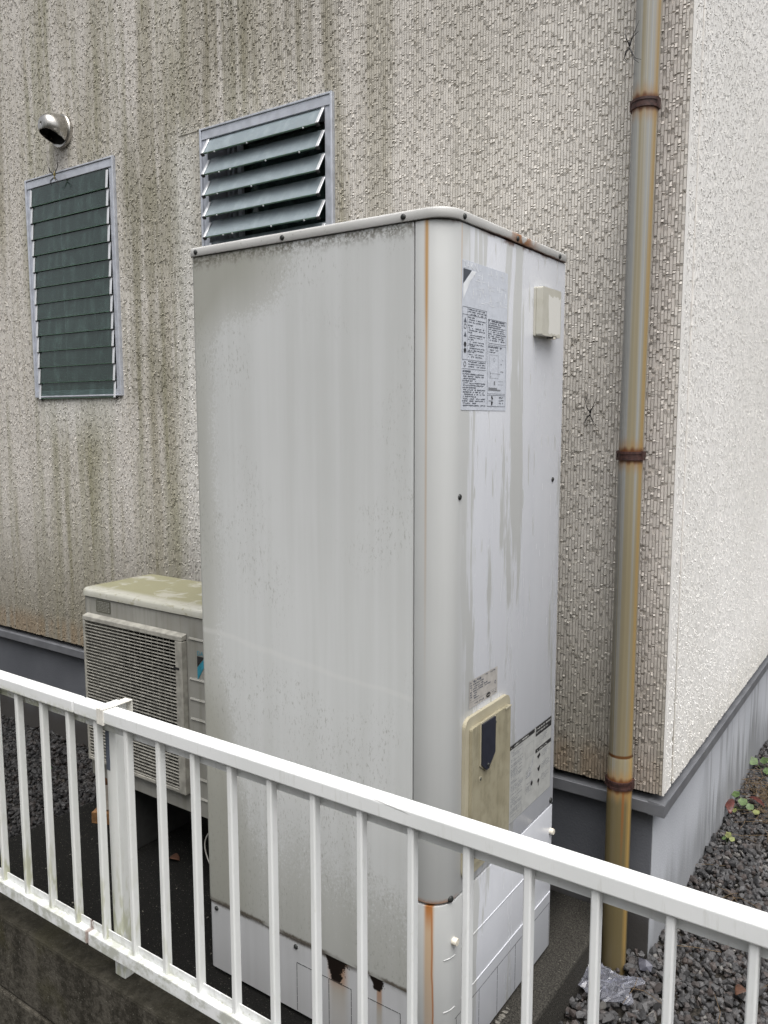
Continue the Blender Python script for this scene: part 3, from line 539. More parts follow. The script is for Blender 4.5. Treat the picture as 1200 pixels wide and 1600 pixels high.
def dashes(m, axis, a, b, fix, other, horiz, dash=0.020, gap=0.0016, w=0.0011):
    t = a
    while t < b - 0.001:
        e = min(t + dash * random.uniform(0.7, 1.2), b)
        if axis == 'y': m.box(*((t, e) if horiz else (other - w / 2, other + w / 2)), fix - 0.0004, fix + 0.001, *((other - w / 2, other + w / 2) if horiz else (t, e)))
        else: m.box(fix - 0.001, fix + 0.0004, *((t, e) if horiz else (other - w / 2, other + w / 2)), *((other - w / 2, other + w / 2) if horiz else (t, e)))
        t = e + gap
m = MB(); fy = TY0 + 0.0013
for (x0, x1) in ((-1.205, -1.106), (-1.106, -1.040), (-1.003, -0.904)): dashes(m, 'y', x0, x1, fy, 0.2595, True)
for x in (-1.205, -1.106, -1.040, -1.003, -0.904): dashes(m, 'y', 0.135, 0.2595, fy, x, False)
m.build('knockout_cuts', MAT['ink_b'], tank)
m = MB(); dashes(m, 'x', 1.43, 1.950, TXR - 0.0006, 0.2580, True)
for y in (1.436, 1.543, 1.637, 1.737, 1.948): dashes(m, 'x', 0.135, 0.258, TXR - 0.0006, y, False)
m.build('knockout_cuts', MAT['ink_b'], tank)
for x, y in ((-1.44, 1.42), (-0.88, 1.42), (-1.15, 1.90)): MB().box(x - 0.03, x + 0.03, y - 0.03, y + 0.03, 0.120, 0.134).build('foot', MAT['block'], tank)

# stickers and print on the right-hand face (plane x = TXR); coordinates are (y, z)
def rrect(y0, y1, z0, z1, r, n=5):
    p = []
    for (cy, cz, a0) in ((y1 - r, z0 + r, -90), (y1 - r, z1 - r, 0), (y0 + r, z1 - r, 90), (y0 + r, z0 + r, 180)):
        for k in range(n + 1): a = R(a0 + 90 * k / n); p.append((cy + r * math.cos(a), cz + r * math.sin(a)))
    return p
def rect(m, y0, y1, z0, z1, lift=0.0013):
    x = TXR + lift; m.add([(x, y0, z0), (x, y1, z0), (x, y1, z1), (x, y0, z1)], [(0, 1, 2, 3)])
def words(m, y0, y1, z, h, lift=0.0013, fill=0.85, bold=1.0):
    t = y0
    while t < y1:
        w = h * random.uniform(0.5, 2.6) * bold; e = min(t + w, y1)
        if random.random() < fill:
            q = random.random(); zz0, zz1 = (z, z + h) if q < 0.6 else ((z + h * 0.35, z + h) if q < 0.8 else (z, z + h * 0.6)); rect(m, t, e, zz0, zz1, lift)
        t = e + h * random.uniform(0.15, 0.55)
def polyx(m, pts, lift=0.0014): m.add([(TXR + lift, y, z) for y, z in pts], [tuple(range(len(pts)))])
def ring(m, cy, cz, r, w, lift=0.0014, n=20):
    for k in range(n):
        a, b = 2 * math.pi * k / n, 2 * math.pi * (k + 1) / n; polyx(m, [(cy + q * math.cos(t), cz + q * math.sin(t)) for q, t in ((r, a), (r, b), (r - w, b), (r - w, a))], lift)
def disc(m, cy, cz, r, lift=0.0014, n=16, sy=1.0): polyx(m, [(cy + r * sy * math.cos(2 * math.pi * k / n), cz + r * math.sin(2 * math.pi * k / n)) for k in range(n)], lift)
def frame(m, y0, y1, z0, z1, w=0.0008, lift=0.0013):
    rect(m, y0, y1, z1 - w, z1, lift); rect(m, y0, y1, z0, z0 + w, lift); rect(m, y0, y0 + w, z0, z1, lift); rect(m, y1 - w, y1, z0, z1, lift)
def text_mesh(body, size, name, mat, parent, origin, right, up, squash=1.0):
    cu = bpy.data.curves.new(name, 'FONT'); cu.body = body; cu.size = size; o = bpy.data.objects.new(name, cu); COL.objects.link(o)
    dg = bpy.context.evaluated_depsgraph_get(); me = bpy.data.meshes.new_from_object(o.evaluated_get(dg)); bpy.data.objects.remove(o); bpy.data.curves.remove(cu)
    r, u, p = Vector(right), Vector(up), Vector(origin) - ORG[parent]
    for v in me.vertices: v.co = p + r * v.co.x * squash + u * v.co.y
    me.materials.clear(); me.materials.append(mat); t = bpy.data.objects.new(name, me); link(t, parent); ORG[t] = ORG[parent]; return t
m = MB(); m.prism(rrect(1.428, 1.630, 1.5875, 1.8825, 0.002, 2), 'x', TXR + 0.0002, TXR + 0.0008); st1 = m.build('warning_sticker', MAT['sticker'], tank, label='large silver warning sticker with faded logo and small print')
m = MB(); polyx(m, [(1.4315, 1.8655), (1.4660, 1.8655), (1.4315, 1.8365)]); m.build('logo_triangle', MAT['slateink'], st1)
m = MB(); polyx(m, [(1.4675, 1.8655), (1.4860, 1.8655), (1.4600, 1.8440), (1.4315, 1.8050), (1.4315, 1.8350)], 0.0012); m.build('logo_stripe', MAT['ink_w'], st1)
text_mesh('DAIKIN', 0.0185, 'logo_lettering', MAT['ink_w'], st1, (TXR + 0.0013, 1.4315, 1.8680), (0, 1, 0), (0, 0, 1), 0.95)
m = MB()                                                                                   # scuffs in the worn upper half
for k in range(90):
    y, z = random.uniform(1.47, 1.622), random.uniform(1.800, 1.872)
    if random.random() < 0.6: w, h = random.uniform(.0008, .0022), random.uniform(.003, .012)
    else: w, h = random.uniform(.006, .022), random.uniform(.0006, .0012)
    rect(m, y, min(y + w, 1.627), z, z + h, 0.0011)
m.build('worn_print', MAT['ink_w'], st1)
m = MB(); frame(m, 1.4300, 1.5330, 1.6880, 1.7925); rect(m, 1.4300, 1.5330, 1.7770, 1.7778); rect(m, 1.4300, 1.5330, 1.6700, 1.6708); rect(m, 1.4500, 1.4506, 1.6885, 1.7920)
frame(m, 1.5400, 1.6250, 1.7280, 1.7780); frame(m, 1.5400, 1.6250, 1.6230, 1.7250, 0.0006); frame(m, 1.5400, 1.6250, 1.5960, 1.6205)
for z in (1.7890, 1.7845, 1.7800): words(m, 1.4535, 1.5310, z - 0.0015, 0.0022)
for k, z in enumerate((1.7720, 1.7560, 1.7420, 1.7285, 1.7160, 1.7035)):
    words(m, 1.4530, 1.4530 + random.uniform(0.016, 0.032), z, 0.0022)
    for q in range(2): words(m, 1.4560, random.uniform(1.515, 1.531), z - 0.0046 * (q + 1), 0.0020)
for q in range(3): words(m, 1.4550, 1.5300, 1.6840 - 0.0048 * q, 0.0021)
words(m, 1.4315, 1.466, 1.6640, 0.0032)
for q in range(15): words(m, 1.4320 if q % 3 == 0 else 1.4350, random.choice((1.531, 1.529, 1.524, 1.49)), 1.6590 - 0.0045 * q, 0.0022, bold=1.1)
words(m, 1.5420, 1.6160, 1.7735, 0.0028)
for q in range(9): words(m, 1.5420, random.choice((1.622, 1.618, 1.60)), 1.7690 - 0.0044 * q, 0.0022)
words(m, 1.5430, 1.606, 1.7195, 0.0032); words(m, 1.546, 1.590, 1.7140, 0.002); words(m, 1.546, 1.575, 1.7095, 0.002)
for k in range(3): words(m, 1.595, 1.617, 1.6140 - 0.0062 * k, 0.0028, bold=0.8)
for (zz) in (1.7680, 1.7400): polyx(m, [(1.4355, zz - 0.006), (1.4465, zz - 0.006), (1.4410, zz + 0.004)])
m.build('fine_print', MAT['ink'], st1)
m = MB()
for zz in (1.7540, 1.6795): ring(m, 1.4410, zz, 0.0052, 0.0012)
for zz in (1.7185, 1.7065): disc(m, 1.4410, zz, 0.0050)
polyx(m, [(1.558, 1.6190), (1.5635, 1.6175), (1.5670, 1.6120), (1.560, 1.6105)]); polyx(m, [(1.5580, 1.6065), (1.5665, 1.6060), (1.5630, 1.5990), (1.5585, 1.5980)]); words(m, 1.547, 1.566, 1.6075, 0.0012)
m.build('pictogram', MAT['ink_b'], st1)
m = MB(); frame(m, 1.5480, 1.5900, 1.6560, 1.7050, 0.0005); ring(m, 1.5700, 1.6950, 0.0040, 0.0006); frame(m, 1.5520, 1.5560, 1.6580, 1.6690, 0.0005); rect(m, 1.552, 1.600, 1.6655, 1.6660); rect(m, 1.590, 1.614, 1.6500, 1.6505); rect(m, 1.590, 1.614, 1.6430, 1.6435)
rect(m, 1.5450, 1.5850, 1.6300, 1.6360); rect(m, 1.585, 1.602, 1.6300, 1.6325); rect(m, 1.570, 1.576, 1.6420, 1.6500); words(m, 1.600, 1.612, 1.6950, 0.0018); words(m, 1.600, 1.610, 1.6860, 0.0018); words(m, 1.600, 1.614, 1.6700, 0.0018)
m.build('diagram', MAT['ink_l'], st1)
# control box
m = MB(); m.prism(rrect(1.7680, 1.8770, 1.7605, 1.8735, 0.004, 3), 'x', TXR + 0.0002, TXR + 0.0060); cb = m.build('control_box', MAT['box'], tank, label='cream control box with worn white patch')
m = MB(); m.prism(rrect(1.7690, 1.8760, 1.7625, 1.8730, 0.004, 3), 'x', TXR + 0.0066, TXR + 0.0230); m.build('box_cover', MAT['box'], cb, 0.0025, 3)
MB().box(TXR + 0.0100, TXR + 0.0240, 1.832, 1.846, 1.7575, 1.7640).build('latch', MAT['knob'], cb, 0.001); MB().box(TXR + 0.0080, TXR + 0.0236, 1.828, 1.850, 1.7600, 1.7655).build('latch_recess', MAT['black'], cb)
# nameplate sticker
m = MB(); m.add([(TXR + 0.0010, 1.476, 0.950), (TXR + 0.0010, 1.609, 0.950), (TXR + 0.0010, 1.609, 1.0115), (TXR + 0.0010, 1.476, 1.0115)], [(0, 1, 2, 3)]); np_ = m.build('rating_sticker', MAT['sticker2'], tank, label='small brownish rating sticker above the access cover')
m = MB(); words(m, 1.480, 1.487, 1.0040, 0.0040); words(m, 1.493, 1.530, 1.0035, 0.0052, bold=0.5); words(m, 1.550, 1.566, 1.0060, 0.0028); words(m, 1.573, 1.598, 1.0060, 0.0028)
for q in range(7):
    words(m, 1.480, 1.488, 0.9985 - 0.0052 * q, 0.0028); words(m, 1.493, 1.493 + random.uniform(0.03, 0.10) * (1 if q < 4 else 0.4), 0.9985 - 0.0052 * q, 0.0028)
rect(m, 1.478, 1.607, 0.9625, 0.9630); words(m, 1.500, 1.545, 0.9540, 0.0034, bold=0.5); words(m, 1.580, 1.604, 0.9580, 0.0020); words(m, 1.590, 1.604, 0.9535, 0.0018); ring(m, 1.598, 0.9780, 0.0042, 0.0016); m.build('fine_print', MAT['ink'], np_)
m = MB(); disc(m, 1.565, 0.9570, 0.0055, 0.0014, 18, 1.9); m.build('oval_mark', MAT['ink_b'], np_)
m = MB(); rect(m, 1.558, 1.572, 0.9562, 0.9578, 0.0018); m.build('oval_bar', MAT['sticker2'], np_)
# access cover
m = MB(); m.prism(rrect(1.4470, 1.6630, 0.5720, 0.9350, 0.022, 6), 'x', TXR + 0.0002, TXR + 0.0085); ac_ = m.build('access_cover', MAT['beige_rim'], tank, 0.004, 3, 'yellowed beige access cover with rounded corners')
m = MB(); m.prism(rrect(1.4640, 1.6500, 0.5980, 0.9130, 0.006, 3), 'x', TXR + 0.0088, TXR + 0.0165); m.build('raised_panel', MAT['beige'], ac_, 0.003, 3)
m = MB(); m.prism([(1.4965, 0.8180), (1.4965, 0.9170), (1.5650, 0.9170), (1.5650, 0.8290), (1.5300, 0.7990), (1.5240, 0.7990)], 'x', TXR + 0.0168, TXR + 0.0190); m.build('flap_frame', MAT['beige_rim'], ac_, 0.001)
m = MB(); m.prism([(1.5000, 0.8200), (1.5000, 0.9130), (1.5610, 0.9130), (1.5610, 0.8310), (1.5330, 0.8060), (1.5330, 0.8030), (1.5200, 0.8030)], 'x', TXR + 0.0192, TXR + 0.0230); m.build('cable_flap', MAT['navy'], ac_, 0.0012)
MB().dome((TXR + 0.0230, 1.5270, 0.8130), (1, 0, 0), 0.0045, 0.6).build('flap_screw', MAT['screw'], ac_)
for y, z in ((1.571, 0.8950), (1.5020, 0.7880), (1.571, 0.6180), (1.4800, 0.6180)):
    MB().tube([(TXR + 0.0163, y, z), (TXR + 0.0170, y, z)], 0.0062, 14).build('screw_recess', MAT['beige_rim'], ac_); MB().dome((TXR + 0.0170, y, z), (1, 0, 0), 0.0040, 0.5).build('cover_screw', MAT['plate'], ac_)
for y in (1.540, 1.620): MB().box(TXR + 0.0166, TXR + 0.0185, y, y + 0.03, 0.9080, 0.9125).build('hinge_tab', MAT['beige_rim'], ac_, 0.0008)
# wiring instruction sticker
m = MB(); m.add([(TXR + 0.0009, 1.678, 0.598), (TXR + 0.0009, 1.931, 0.598), (TXR + 0.0009, 1.931, 0.795), (TXR + 0.0009, 1.678, 0.795)], [(0, 1, 2, 3)]); s3 = m.build('instruction_sticker', MAT['sticker3'], tank, label='grey wiring instruction sticker with black header bars')
m = MB(); rect(m, 1.680, 1.824, 0.7835, 0.7935); rect(m, 1.831, 1.929, 0.7690, 0.7935); rect(m, 1.831, 1.929, 0.7245, 0.7345); disc(m, 1.811, 0.6540, 0.0060); polyx(m, [(1.842, 0.7130), (1.858, 0.7190), (1.862, 0.7100), (1.850, 0.7050)]); polyx(m, [(1.845, 0.6800), (1.864, 0.6850), (1.856, 0.6700), (1.850, 0.6720)]); disc(m, 1.853, 0.6450, 0.0055); rect(m, 1.852, 1.855, 0.631, 0.640); m.build('header_bars', MAT['ink_b'], s3)
m = MB(); words(m, 1.688, 1.785, 0.7865, 0.0042, 0.0018, bold=0.6); words(m, 1.834, 1.925, 0.7850, 0.0040, 0.0018, bold=0.6); words(m, 1.834, 1.905, 0.7760, 0.0040, 0.0018, bold=0.6); words(m, 1.834, 1.905, 0.7270, 0.0040, 0.0018, bold=0.6); m.build('header_lettering', MAT['sticker3'], s3)
m = MB(); frame(m, 1.678, 1.931, 0.598, 0.795, 0.0008, 0.0012)
z = 0.7770
while z > 0.606:
    words(m, 1.690, 1.690 + random.choice((0.025, 0.045, 0.062, 0.066)), z, 0.0020, 0.0012, 0.8); z -= random.choice((0.0042, 0.0042, 0.0085))
frame(m, 1.772, 1.818, 0.730, 0.765, 0.0006, 0.0012); frame(m, 1.690, 1.755, 0.604, 0.622, 0.0006, 0.0012); frame(m, 1.838, 1.868, 0.740, 0.762, 0.0006, 0.0012); rect(m, 1.857, 1.8576, 0.738, 0.766, 0.0012)
for q in range(12): words(m, 1.775, random.uniform(1.80, 1.82), 0.700 - 0.0044 * q if q < 6 else 0.660 - 0.0044 * (q - 6), 0.0020, 0.0012, 0.7)
for zz in (0.7170, 0.6850, 0.6520):
    for q in range(4): words(m, 1.872, random.uniform(1.90, 1.926), zz - 0.0046 * q, 0.0020, 0.0012, 0.8)
for q in range(4): words(m, 1.874, random.uniform(1.90, 1.926), 0.762 - 0.0046 * q, 0.0020, 0.0012, 0.7)
m.build('fine_print', MAT['ink_l'], s3)
m = MB(); m.tube([(TXR + 0.0014, 1.785, 0.678), (TXR + 0.0014, 1.800, 0.690), (TXR + 0.0014, 1.812, 0.705), (TXR + 0.0014, 1.818, 0.722)], 0.0006, 5); m.build('drawn_curve', MAT['ink_l'], s3)

# ------------------------------------------------------------------ heat pump outdoor unit
AX0, AX1, AY0, AY1, AZ0, AZ1 = -2.330, -1.530, 1.600, 1.890, 0.368, 1.010
hp = thing('heat_pump_unit', (-1.93, 1.745, 0.12), 'grey-beige heat pump outdoor unit with algae-stained top behind the tank', 'outdoor unit')
GX0, GX1, GZ0, GZ1 = -2.303, -1.822, 0.430, 0.932
c = MB(); c.box(AX0, GX0 + 0.012, AY0, AY1, AZ0, 0.985).box(GX1 - 0.012, AX1, AY0, AY1, AZ0, 0.985).box(GX0 + 0.012, GX1 - 0.012, AY0, AY1, GZ1 - 0.012, 0.985).box(GX0 + 0.012, GX1 - 0.012, AY0, AY1, AZ0, GZ0 + 0.012).box(GX0 + 0.012, GX1 - 0.012, 1.78, AY1, GZ0 + 0.012, GZ1 - 0.012)
def casing():
    m = MB(); x0, x1, r = AX0, AX1, 0.022
    pl = [(x0, AY1)] + [(x0 + r + r * math.cos(math.pi + math.pi / 2 * k / 6), AY0 + r + r * math.sin(math.pi + math.pi / 2 * k / 6)) for k in range(7)] + [(GX0 + 0.012, AY0), (GX0 + 0.012, AY1)]
    m.prism(pl, 'z', AZ0, 0.985, True); m.box(GX1 - 0.012, AX1, AY0, AY1, AZ0, 0.985); m.box(GX0 + 0.0121, GX1 - 0.0121, AY0, AY1, GZ1 - 0.012, 0.985); m.box(GX0 + 0.0121, GX1 - 0.0121, AY0, AY1, AZ0, GZ0 + 0.012)
    return m.build('casing', MAT['ac'], hp)
casing(); MB().box(GX0 + 0.0125, GX1 - 0.0125, 1.80, AY1 - 0.002, GZ0 + 0.013, GZ1 - 0.013).build('coil', MAT['dark'], hp)
m = MB(); x0, x1, y0, y1, r = AX0 - 0.004, AX1 + 0.004, AY0 - 0.005, AY1 + 0.004, 0.026
def rp(e): return [(q[0], q[1]) for q in rrect(x0 + e, x1 - e, y0 + e, y1 - e, r - e, 5)]
rings = [(0.0, 0.988), (0.0, 1.003), (0.003, 1.009), (0.009, 1.0125), (0.016, 1.013)]; pp = [rp(e) for e, z in rings]; n = len(pp[0])
v = [(x, y, rings[k][1]) for k in range(len(rings)) for (x, y) in pp[k]]; f = [(k * n + i, k * n + (i + 1) % n, (k + 1) * n + (i + 1) % n, (k + 1) * n + i) for k in range(len(rings) - 1) for i in range(n)]
m.add(v, f, True); m.add(v[-n:], [tuple(range(n))], True); m.add(v[:n], [tuple(range(n))[::-1]]); m.build('top_cover', MAT['ac_top'], hp)
gf = MB(); yf, yb = AY0 - 0.022, AY0 - 0.001
gf.hexa([(GX0, yb, GZ1 - 0.020), (GX1, yb, GZ1 - 0.020), (GX1, yb, GZ1), (GX0, yb, GZ1), (GX0, yf, GZ1 - 0.022), (GX1, yf, GZ1 - 0.022), (GX1, yf, GZ1 - 0.007), (GX0, yf, GZ1 - 0.007)])
gf.box(GX0, GX0 + 0.010, yf, yb, GZ0, GZ1 - 0.0225).box(GX1 - 0.030, GX1, yf, yb, GZ0, GZ1 - 0.0225).box(GX0 + 0.0101, GX1 - 0.0301, yf, yb, GZ0, GZ0 + 0.012)
grille = gf.build('fan_grille', MAT['ac_grille'], hp, 0.002, 2)
s0 = MB().box(GX0 + 0.0102, GX1 - 0.0302, yf + 0.001, yf + 0.009, GZ0 + 0.0155, GZ0 + 0.0172).build('grille_slat', MAT['ac_grille'], grille); k = 1
while GZ0 + 0.018 + 0.0108 * k < GZ1 - 0.026: copy_at(s0, (0, 0, 0.0108 * k), grille); k += 1
r0 = MB().box(GX0 + 0.030, GX0 + 0.0322, yf + 0.0095, yf + 0.0115, GZ0 + 0.010, GZ1 - 0.015).build('grille_rod', MAT['ac_grille'], grille); k = 1
while GX0 + 0.030 + 0.0275 * k < GX1 - 0.035: copy_at(r0, (0.0275 * k, 0, 0), grille); k += 1
MB().box(GX1 - 0.036, GX1 - 0.012, yf - 0.0012, yf + 0.004, 0.822, 0.829).build('grille_slot', MAT['black'], grille)
fan = MB(); fc = Vector((-2.07, 1.70, 0.68)); fan.tube([(fc.x, 1.68, fc.z), (fc.x, 1.74, fc.z)], 0.055, 20)
for k in range(3):
    a0 = 2 * math.pi * k / 3; pts = []
    for q in range(9): a = a0 + q * 0.17; pts.append((0.05, a)), pts.append((0.215, a + 0.15))
    vs = [(fc.x + rr * math.cos(a), 1.675 + 0.010 * (i // 2), fc.z + rr * math.sin(a)) for i, (rr, a) in enumerate(pts)]; fan.add(vs, [(2 * i, 2 * i + 1, 2 * i + 3, 2 * i + 2) for i in range(8)], True)
fan.build('fan', MAT['block'], hp)
for z in (0.919, 0.795, 0.733, 0.671, 0.609, 0.547, 0.485, 0.423):
    m = MB(); m.prism([(AY0 + 0.001, z + 0.005), (AY0 - 0.0005, z + 0.0045), (AY0 - 0.004, z - 0.001), (AY0 + 0.001, z - 0.004)], 'x', -1.812, -1.640); m.build('pressed_rib', MAT['ac'], hp)
    m = MB(); m.prism([(AY0 + 0.030, z + 0.004), (AY0 + 0.075, z + 0.004), (AY0 + 0.075, z - 0.004), (AY0 + 0.030, z - 0.004)], 'x', AX0 - 0.004, AX0 + 0.001); m.build('pressed_rib', MAT['ac'], hp, 0.001)
m = MB(); m.prism(rrect(-2.255, -2.180, 0.9400, 0.9810, 0.004, 3), 'y', AY0 - 0.0012, AY0 + 0.001); pl_ = m.build('rating_plate', MAT['plate'], hp)
m = MB()
for q in range(7):
    t = -2.250
    while t < -2.188: e = min(t + random.uniform(0.003, 0.012), -2.185); m.box(t, e, AY0 - 0.0018, AY0 - 0.0013, 0.9760 - 0.0050 * q - 0.0016, 0.9760 - 0.0050 * q + 0.0008); t = e + random.uniform(0.001, 0.004)
m.build('plate_print', MAT['ac'], pl_)
yl = AY0 - 0.0012
def fpoly(pts, y): return [(x, y, z) for x, z in pts]
m = MB(); m.add(fpoly([(-1.7785, 0.8700), (-1.7480, 0.8700), (-1.7785, 0.8370)], yl), [(0, 1, 2)]); lg = m.build('logo_triangle', MAT['ink_b'], hp)
m = MB(); m.add(fpoly([(-1.7785, 0.8350), (-1.7460, 0.8690), (-1.7300, 0.8690), (-1.7785, 0.7960)], yl), [(0, 1, 2, 3)]); m.build('logo_stripe', MAT['cyan'], hp)
text_mesh('DAIKIN', 0.019, 'logo_lettering', MAT['cyan'], hp, (-1.7785, yl, 0.8730), (1, 0, 0), (0, 0, 1))
for x in (-2.20, -1.66): MB().box(x - 0.05, x + 0.05, 1.615, 1.875, 0.120, 0.3675).build('support_block', MAT['block'], hp, 0.004)
MB().box(-1.700, -1.690, AY0 - 0.003, AY0 + 0.002, 0.378, 0.392).build('drain_clip', MAT['black'], hp)

# ------------------------------------------------------------------ white railing
FY = 1.050
fence = thing('white_railing', (-1.0, 1.07, 0.30), 'white aluminium railing with square balusters along the front', 'railing')
JX = -1.583
for (xa, xb) in ((-4.2, JX - 0.0030), (JX + 0.0030, 1.6)):
    tr = MB().box(xa, xb, FY, FY + 0.036, 0.905, 0.935).build('top_rail', MAT['fence_rail'], fence, 0.0035, 3); MB().box(xa, xb, FY + 0.029, FY + 0.0325, 0.874, 0.9045).build('rail_lip', MAT['fence_rail'], tr)
    jx0, jx1 = (xa, xb + 0.012) if xb < 0 else (xa + 0.012, xb)
    br = MB().box(jx0, jx1, FY, FY + 0.034, 0.346, 0.379).build('bottom_rail', MAT['fence_low'], fence, 0.003, 3); MB().box(jx0, jx1, FY + 0.0155, FY + 0.0180, 0.3792, 0.399).build('rail_lip', MAT['fence_low'], br)
MB().box(JX - 0.0028, JX + 0.0028, FY + 0.003, FY + 0.033, 0.9075, 0.9330).build('joint_sleeve', MAT['fence_rail'], fence)
MB().box(JX + 0.0092, JX + 0.0148, FY + 0.003, FY + 0.031, 0.3480, 0.3770).build('joint_sleeve', MAT['fence_low'], fence)
b0 = MB(); bx = -1.829; b0.add([], []); b0.prism([(bx - 0.0066, FY + 0.0090), (bx - 0.0044, FY + 0.0065), (bx + 0.0044, FY + 0.0065), (bx + 0.0066, FY + 0.0090), (bx + 0.0066, FY + 0.0235), (bx - 0.0066, FY + 0.0235)], 'z', 0.3794, 0.9046); b0 = b0.build('baluster', MAT['fence_bar'], fence, 0.0010, 2)
for k in range(-20, 30):
    if k: copy_at(b0, (0.10462 * k, 0, 0), fence)
MB().box(-1.522, -1.4860, FY + 0.0385, FY + 0.0730, 0.2703, 0.9310).build('post', MAT['fence_bar'], fence, 0.002, 2)
MB().dome((-1.508, FY + 0.0385, 0.315), (0, -1, 0), 0.0032, 0.6).build('post_screw', MAT['screw'], fence)
MB().box(-1.5210, -1.5085, FY + 0.0375, FY + 0.0383, 0.775, 0.868).build('blue_tag', MAT['blue_tag'], fence)
for k, (xa, w) in enumerate(((-1.4960, 0.009), (-1.4860, 0.008), (-1.4775, 0.006))):
    m = MB(); o = 0.0012 + 0.0005 * k; xb = xa + w
    m.box(xa, xb, FY - o, FY + 0.004, 0.9015, 0.9362); m.hexa([(xa, FY - o, 0.9358), (xb, FY - o, 0.9358), (xb + 0.003, FY + 0.076, 0.9372), (xa + 0.003, FY + 0.076, 0.9372), (xa, FY - o, 0.9370 + o * .5), (xb, FY - o, 0.9370 + o * .5), (xb + 0.003, FY + 0.076, 0.9386 + o * .5), (xa + 0.003, FY + 0.076, 0.9386 + o * .5)])
    m.box(xa + 0.003, xb + 0.003, FY + 0.0735, FY + 0.0755, 0.9015, 0.9370); m.build('tie_strap', MAT['tape'], fence, 0.0006, 1)

# ------------------------------------------------------------------ gravel
def stones(name, spots, label, mat='gravel'):
    N = len(spots); t = (1 + 5 ** 0.5) / 2
    base = np.array([(-1, t, 0), (1, t, 0), (-1, -t, 0), (1, -t, 0), (0, -1, t), (0, 1, t), (0, -1, -t), (0, 1, -t), (t, 0, -1), (t, 0, 1), (-t, 0, -1), (-t, 0, 1)]); base /= np.linalg.norm(base[0])
    tri = np.array([(0,11,5),(0,5,1),(0,1,7),(0,7,10),(0,10,11),(1,5,9),(5,11,4),(11,10,2),(10,7,6),(7,1,8),(3,9,4),(3,4,2),(3,2,6),(3,6,8),(3,8,9),(4,9,5),(2,4,11),(6,2,10),(8,6,7),(9,8,1)])
    v = np.repeat(base[None], N, 0) * rng.uniform(0.72, 1.22, (N, 12, 1)) + rng.normal(0, 0.10, (N, 12, 3))
    r = rng.gamma(9, 1 / 9, N) * 0.0086; r = np.clip(r, 0.004, 0.017); v *= (r[:, None] * rng.uniform([0.8, 0.8, 0.55], [1.45, 1.25, 0.95], (N, 3)))[:, None, :]
    q = rng.normal(0, 1, (N, 4)); q /= np.linalg.norm(q, axis=1)[:, None]; w, x, y, z = q.T
    M = np.stack([1 - 2 * (y * y + z * z), 2 * (x * y - z * w), 2 * (x * z + y * w), 2 * (x * y + z * w), 1 - 2 * (x * x + z * z), 2 * (y * z - x * w), 2 * (x * z - y * w), 2 * (y * z + x * w), 1 - 2 * (x * x + y * y)], 1).reshape(N, 3, 3)
    v = np.einsum('nij,nkj->nki', M, v) + spots[:, None, :]
    o = raw_mesh(name, v.reshape(-1, 3), (np.arange(N)[:, None, None] * 12 + tri[None]).reshape(-1, 3), MAT[mat]); tag(o, label, 'gravel', None, 'stuff'); return o
def spots(x0, x1, y0, y1, dens, ok):
    n = int((x1 - x0) * (y1 - y0) * dens); p = np.stack([rng.uniform(x0, x1, n), rng.uniform(y0, y1, n), rng.uniform(0.004, 0.024, n)], 1)
    p[:, 2] += 0.010 * np.sin(p[:, 0] * 9 + 1) * np.sin(p[:, 1] * 7); return p[ok(p)]
inside = lambda p: ~((p[:, 0] < -0.597) & (p[:, 1] > 2.219)) & (np.hypot(p[:, 0] - PX, p[:, 1] - PY) > 0.045)
gp = spots(-0.712, 0.40, 1.158, 4.8, 7200, inside); stones('gravel', gp, 'dark grey crushed gravel beside the house corner')
gl = spots(-4.4, -2.59, 1.158, 2.222, 7200, lambda p: p[:, 0] < 9); stones('gravel', gl, 'dark grey crushed gravel left of the outdoor unit', 'gravel_shaded')
gz = spots(-2.58, -0.72, 1.155, 2.22, 120, lambda p: (np.abs(p[:, 0] + 1.15) > 0.37) & ~((p[:, 0] > -2.27) & (p[:, 0] < -1.60) & (p[:, 1] > 1.60)))
gz[:, 2] = 0.1215

# ------------------------------------------------------------------ small things
def leaf(name, c, ang, ln, wd, mat, label, cat, lift=0.02, group=None, curl=0.25):
    m = MB(); n = 8; d = Vector((math.cos(ang), math.sin(ang), 0)); s = Vector((-d.y, d.x, 0)); c = Vector(c); vs = []
    for i in range(n + 1):
        t = i / n; w = wd * math.sin(math.pi * min(1, t * 0.96 + 0.03)) ** 0.8; mid = c + d * ln * (t - 0.5) + Vector((0, 0, lift * (1 - (2 * t - 1) ** 2) * 0.4))
        vs += [mid - s * w + Vector((0, 0, w * curl * 2)), mid, mid + s * w + Vector((0, 0, w * curl * 2))]
    fs = [f for i in range(n) for f in ((3 * i, 3 * i + 1, 3 * i + 4, 3 * i + 3), (3 * i + 1, 3 * i + 2, 3 * i + 5, 3 * i + 4))]
    m.add(vs, fs, True); o = m.build(name, mat); so = o.modifiers.new('s', 'SOLIDIFY'); so.thickness = 0.0006; tag(o, label, cat, group); return o
LEAF_R = m_plain('dead_red_leaf', (0.085, 0.022, 0.016), 0.4, 0, 0.35, 60); LEAF_O = m_plain('dead_orange_leaf', (0.085, 0.040, 0.024), 0.6, 0, 0.3, 60); LEAF_B = m_plain('dead_brown_leaf', (0.16, 0.085, 0.04), 0.6, 0, 0.3, 60); GREEN = m_plain('weed_leaf', (0.085, 0.135, 0.045), 0.5, 0, 0.35, 50); LIME = m_plain('yellowing_weed_leaf', (0.19, 0.21, 0.075), 0.5, 0, 0.3, 50)
leaf('fallen_leaf', (-0.600, 3.27, 0.040), 1.9, 0.115, 0.022, LEAF_R, 'long dark red fallen leaf leaning by the side foundation', 'leaf', 0.05)
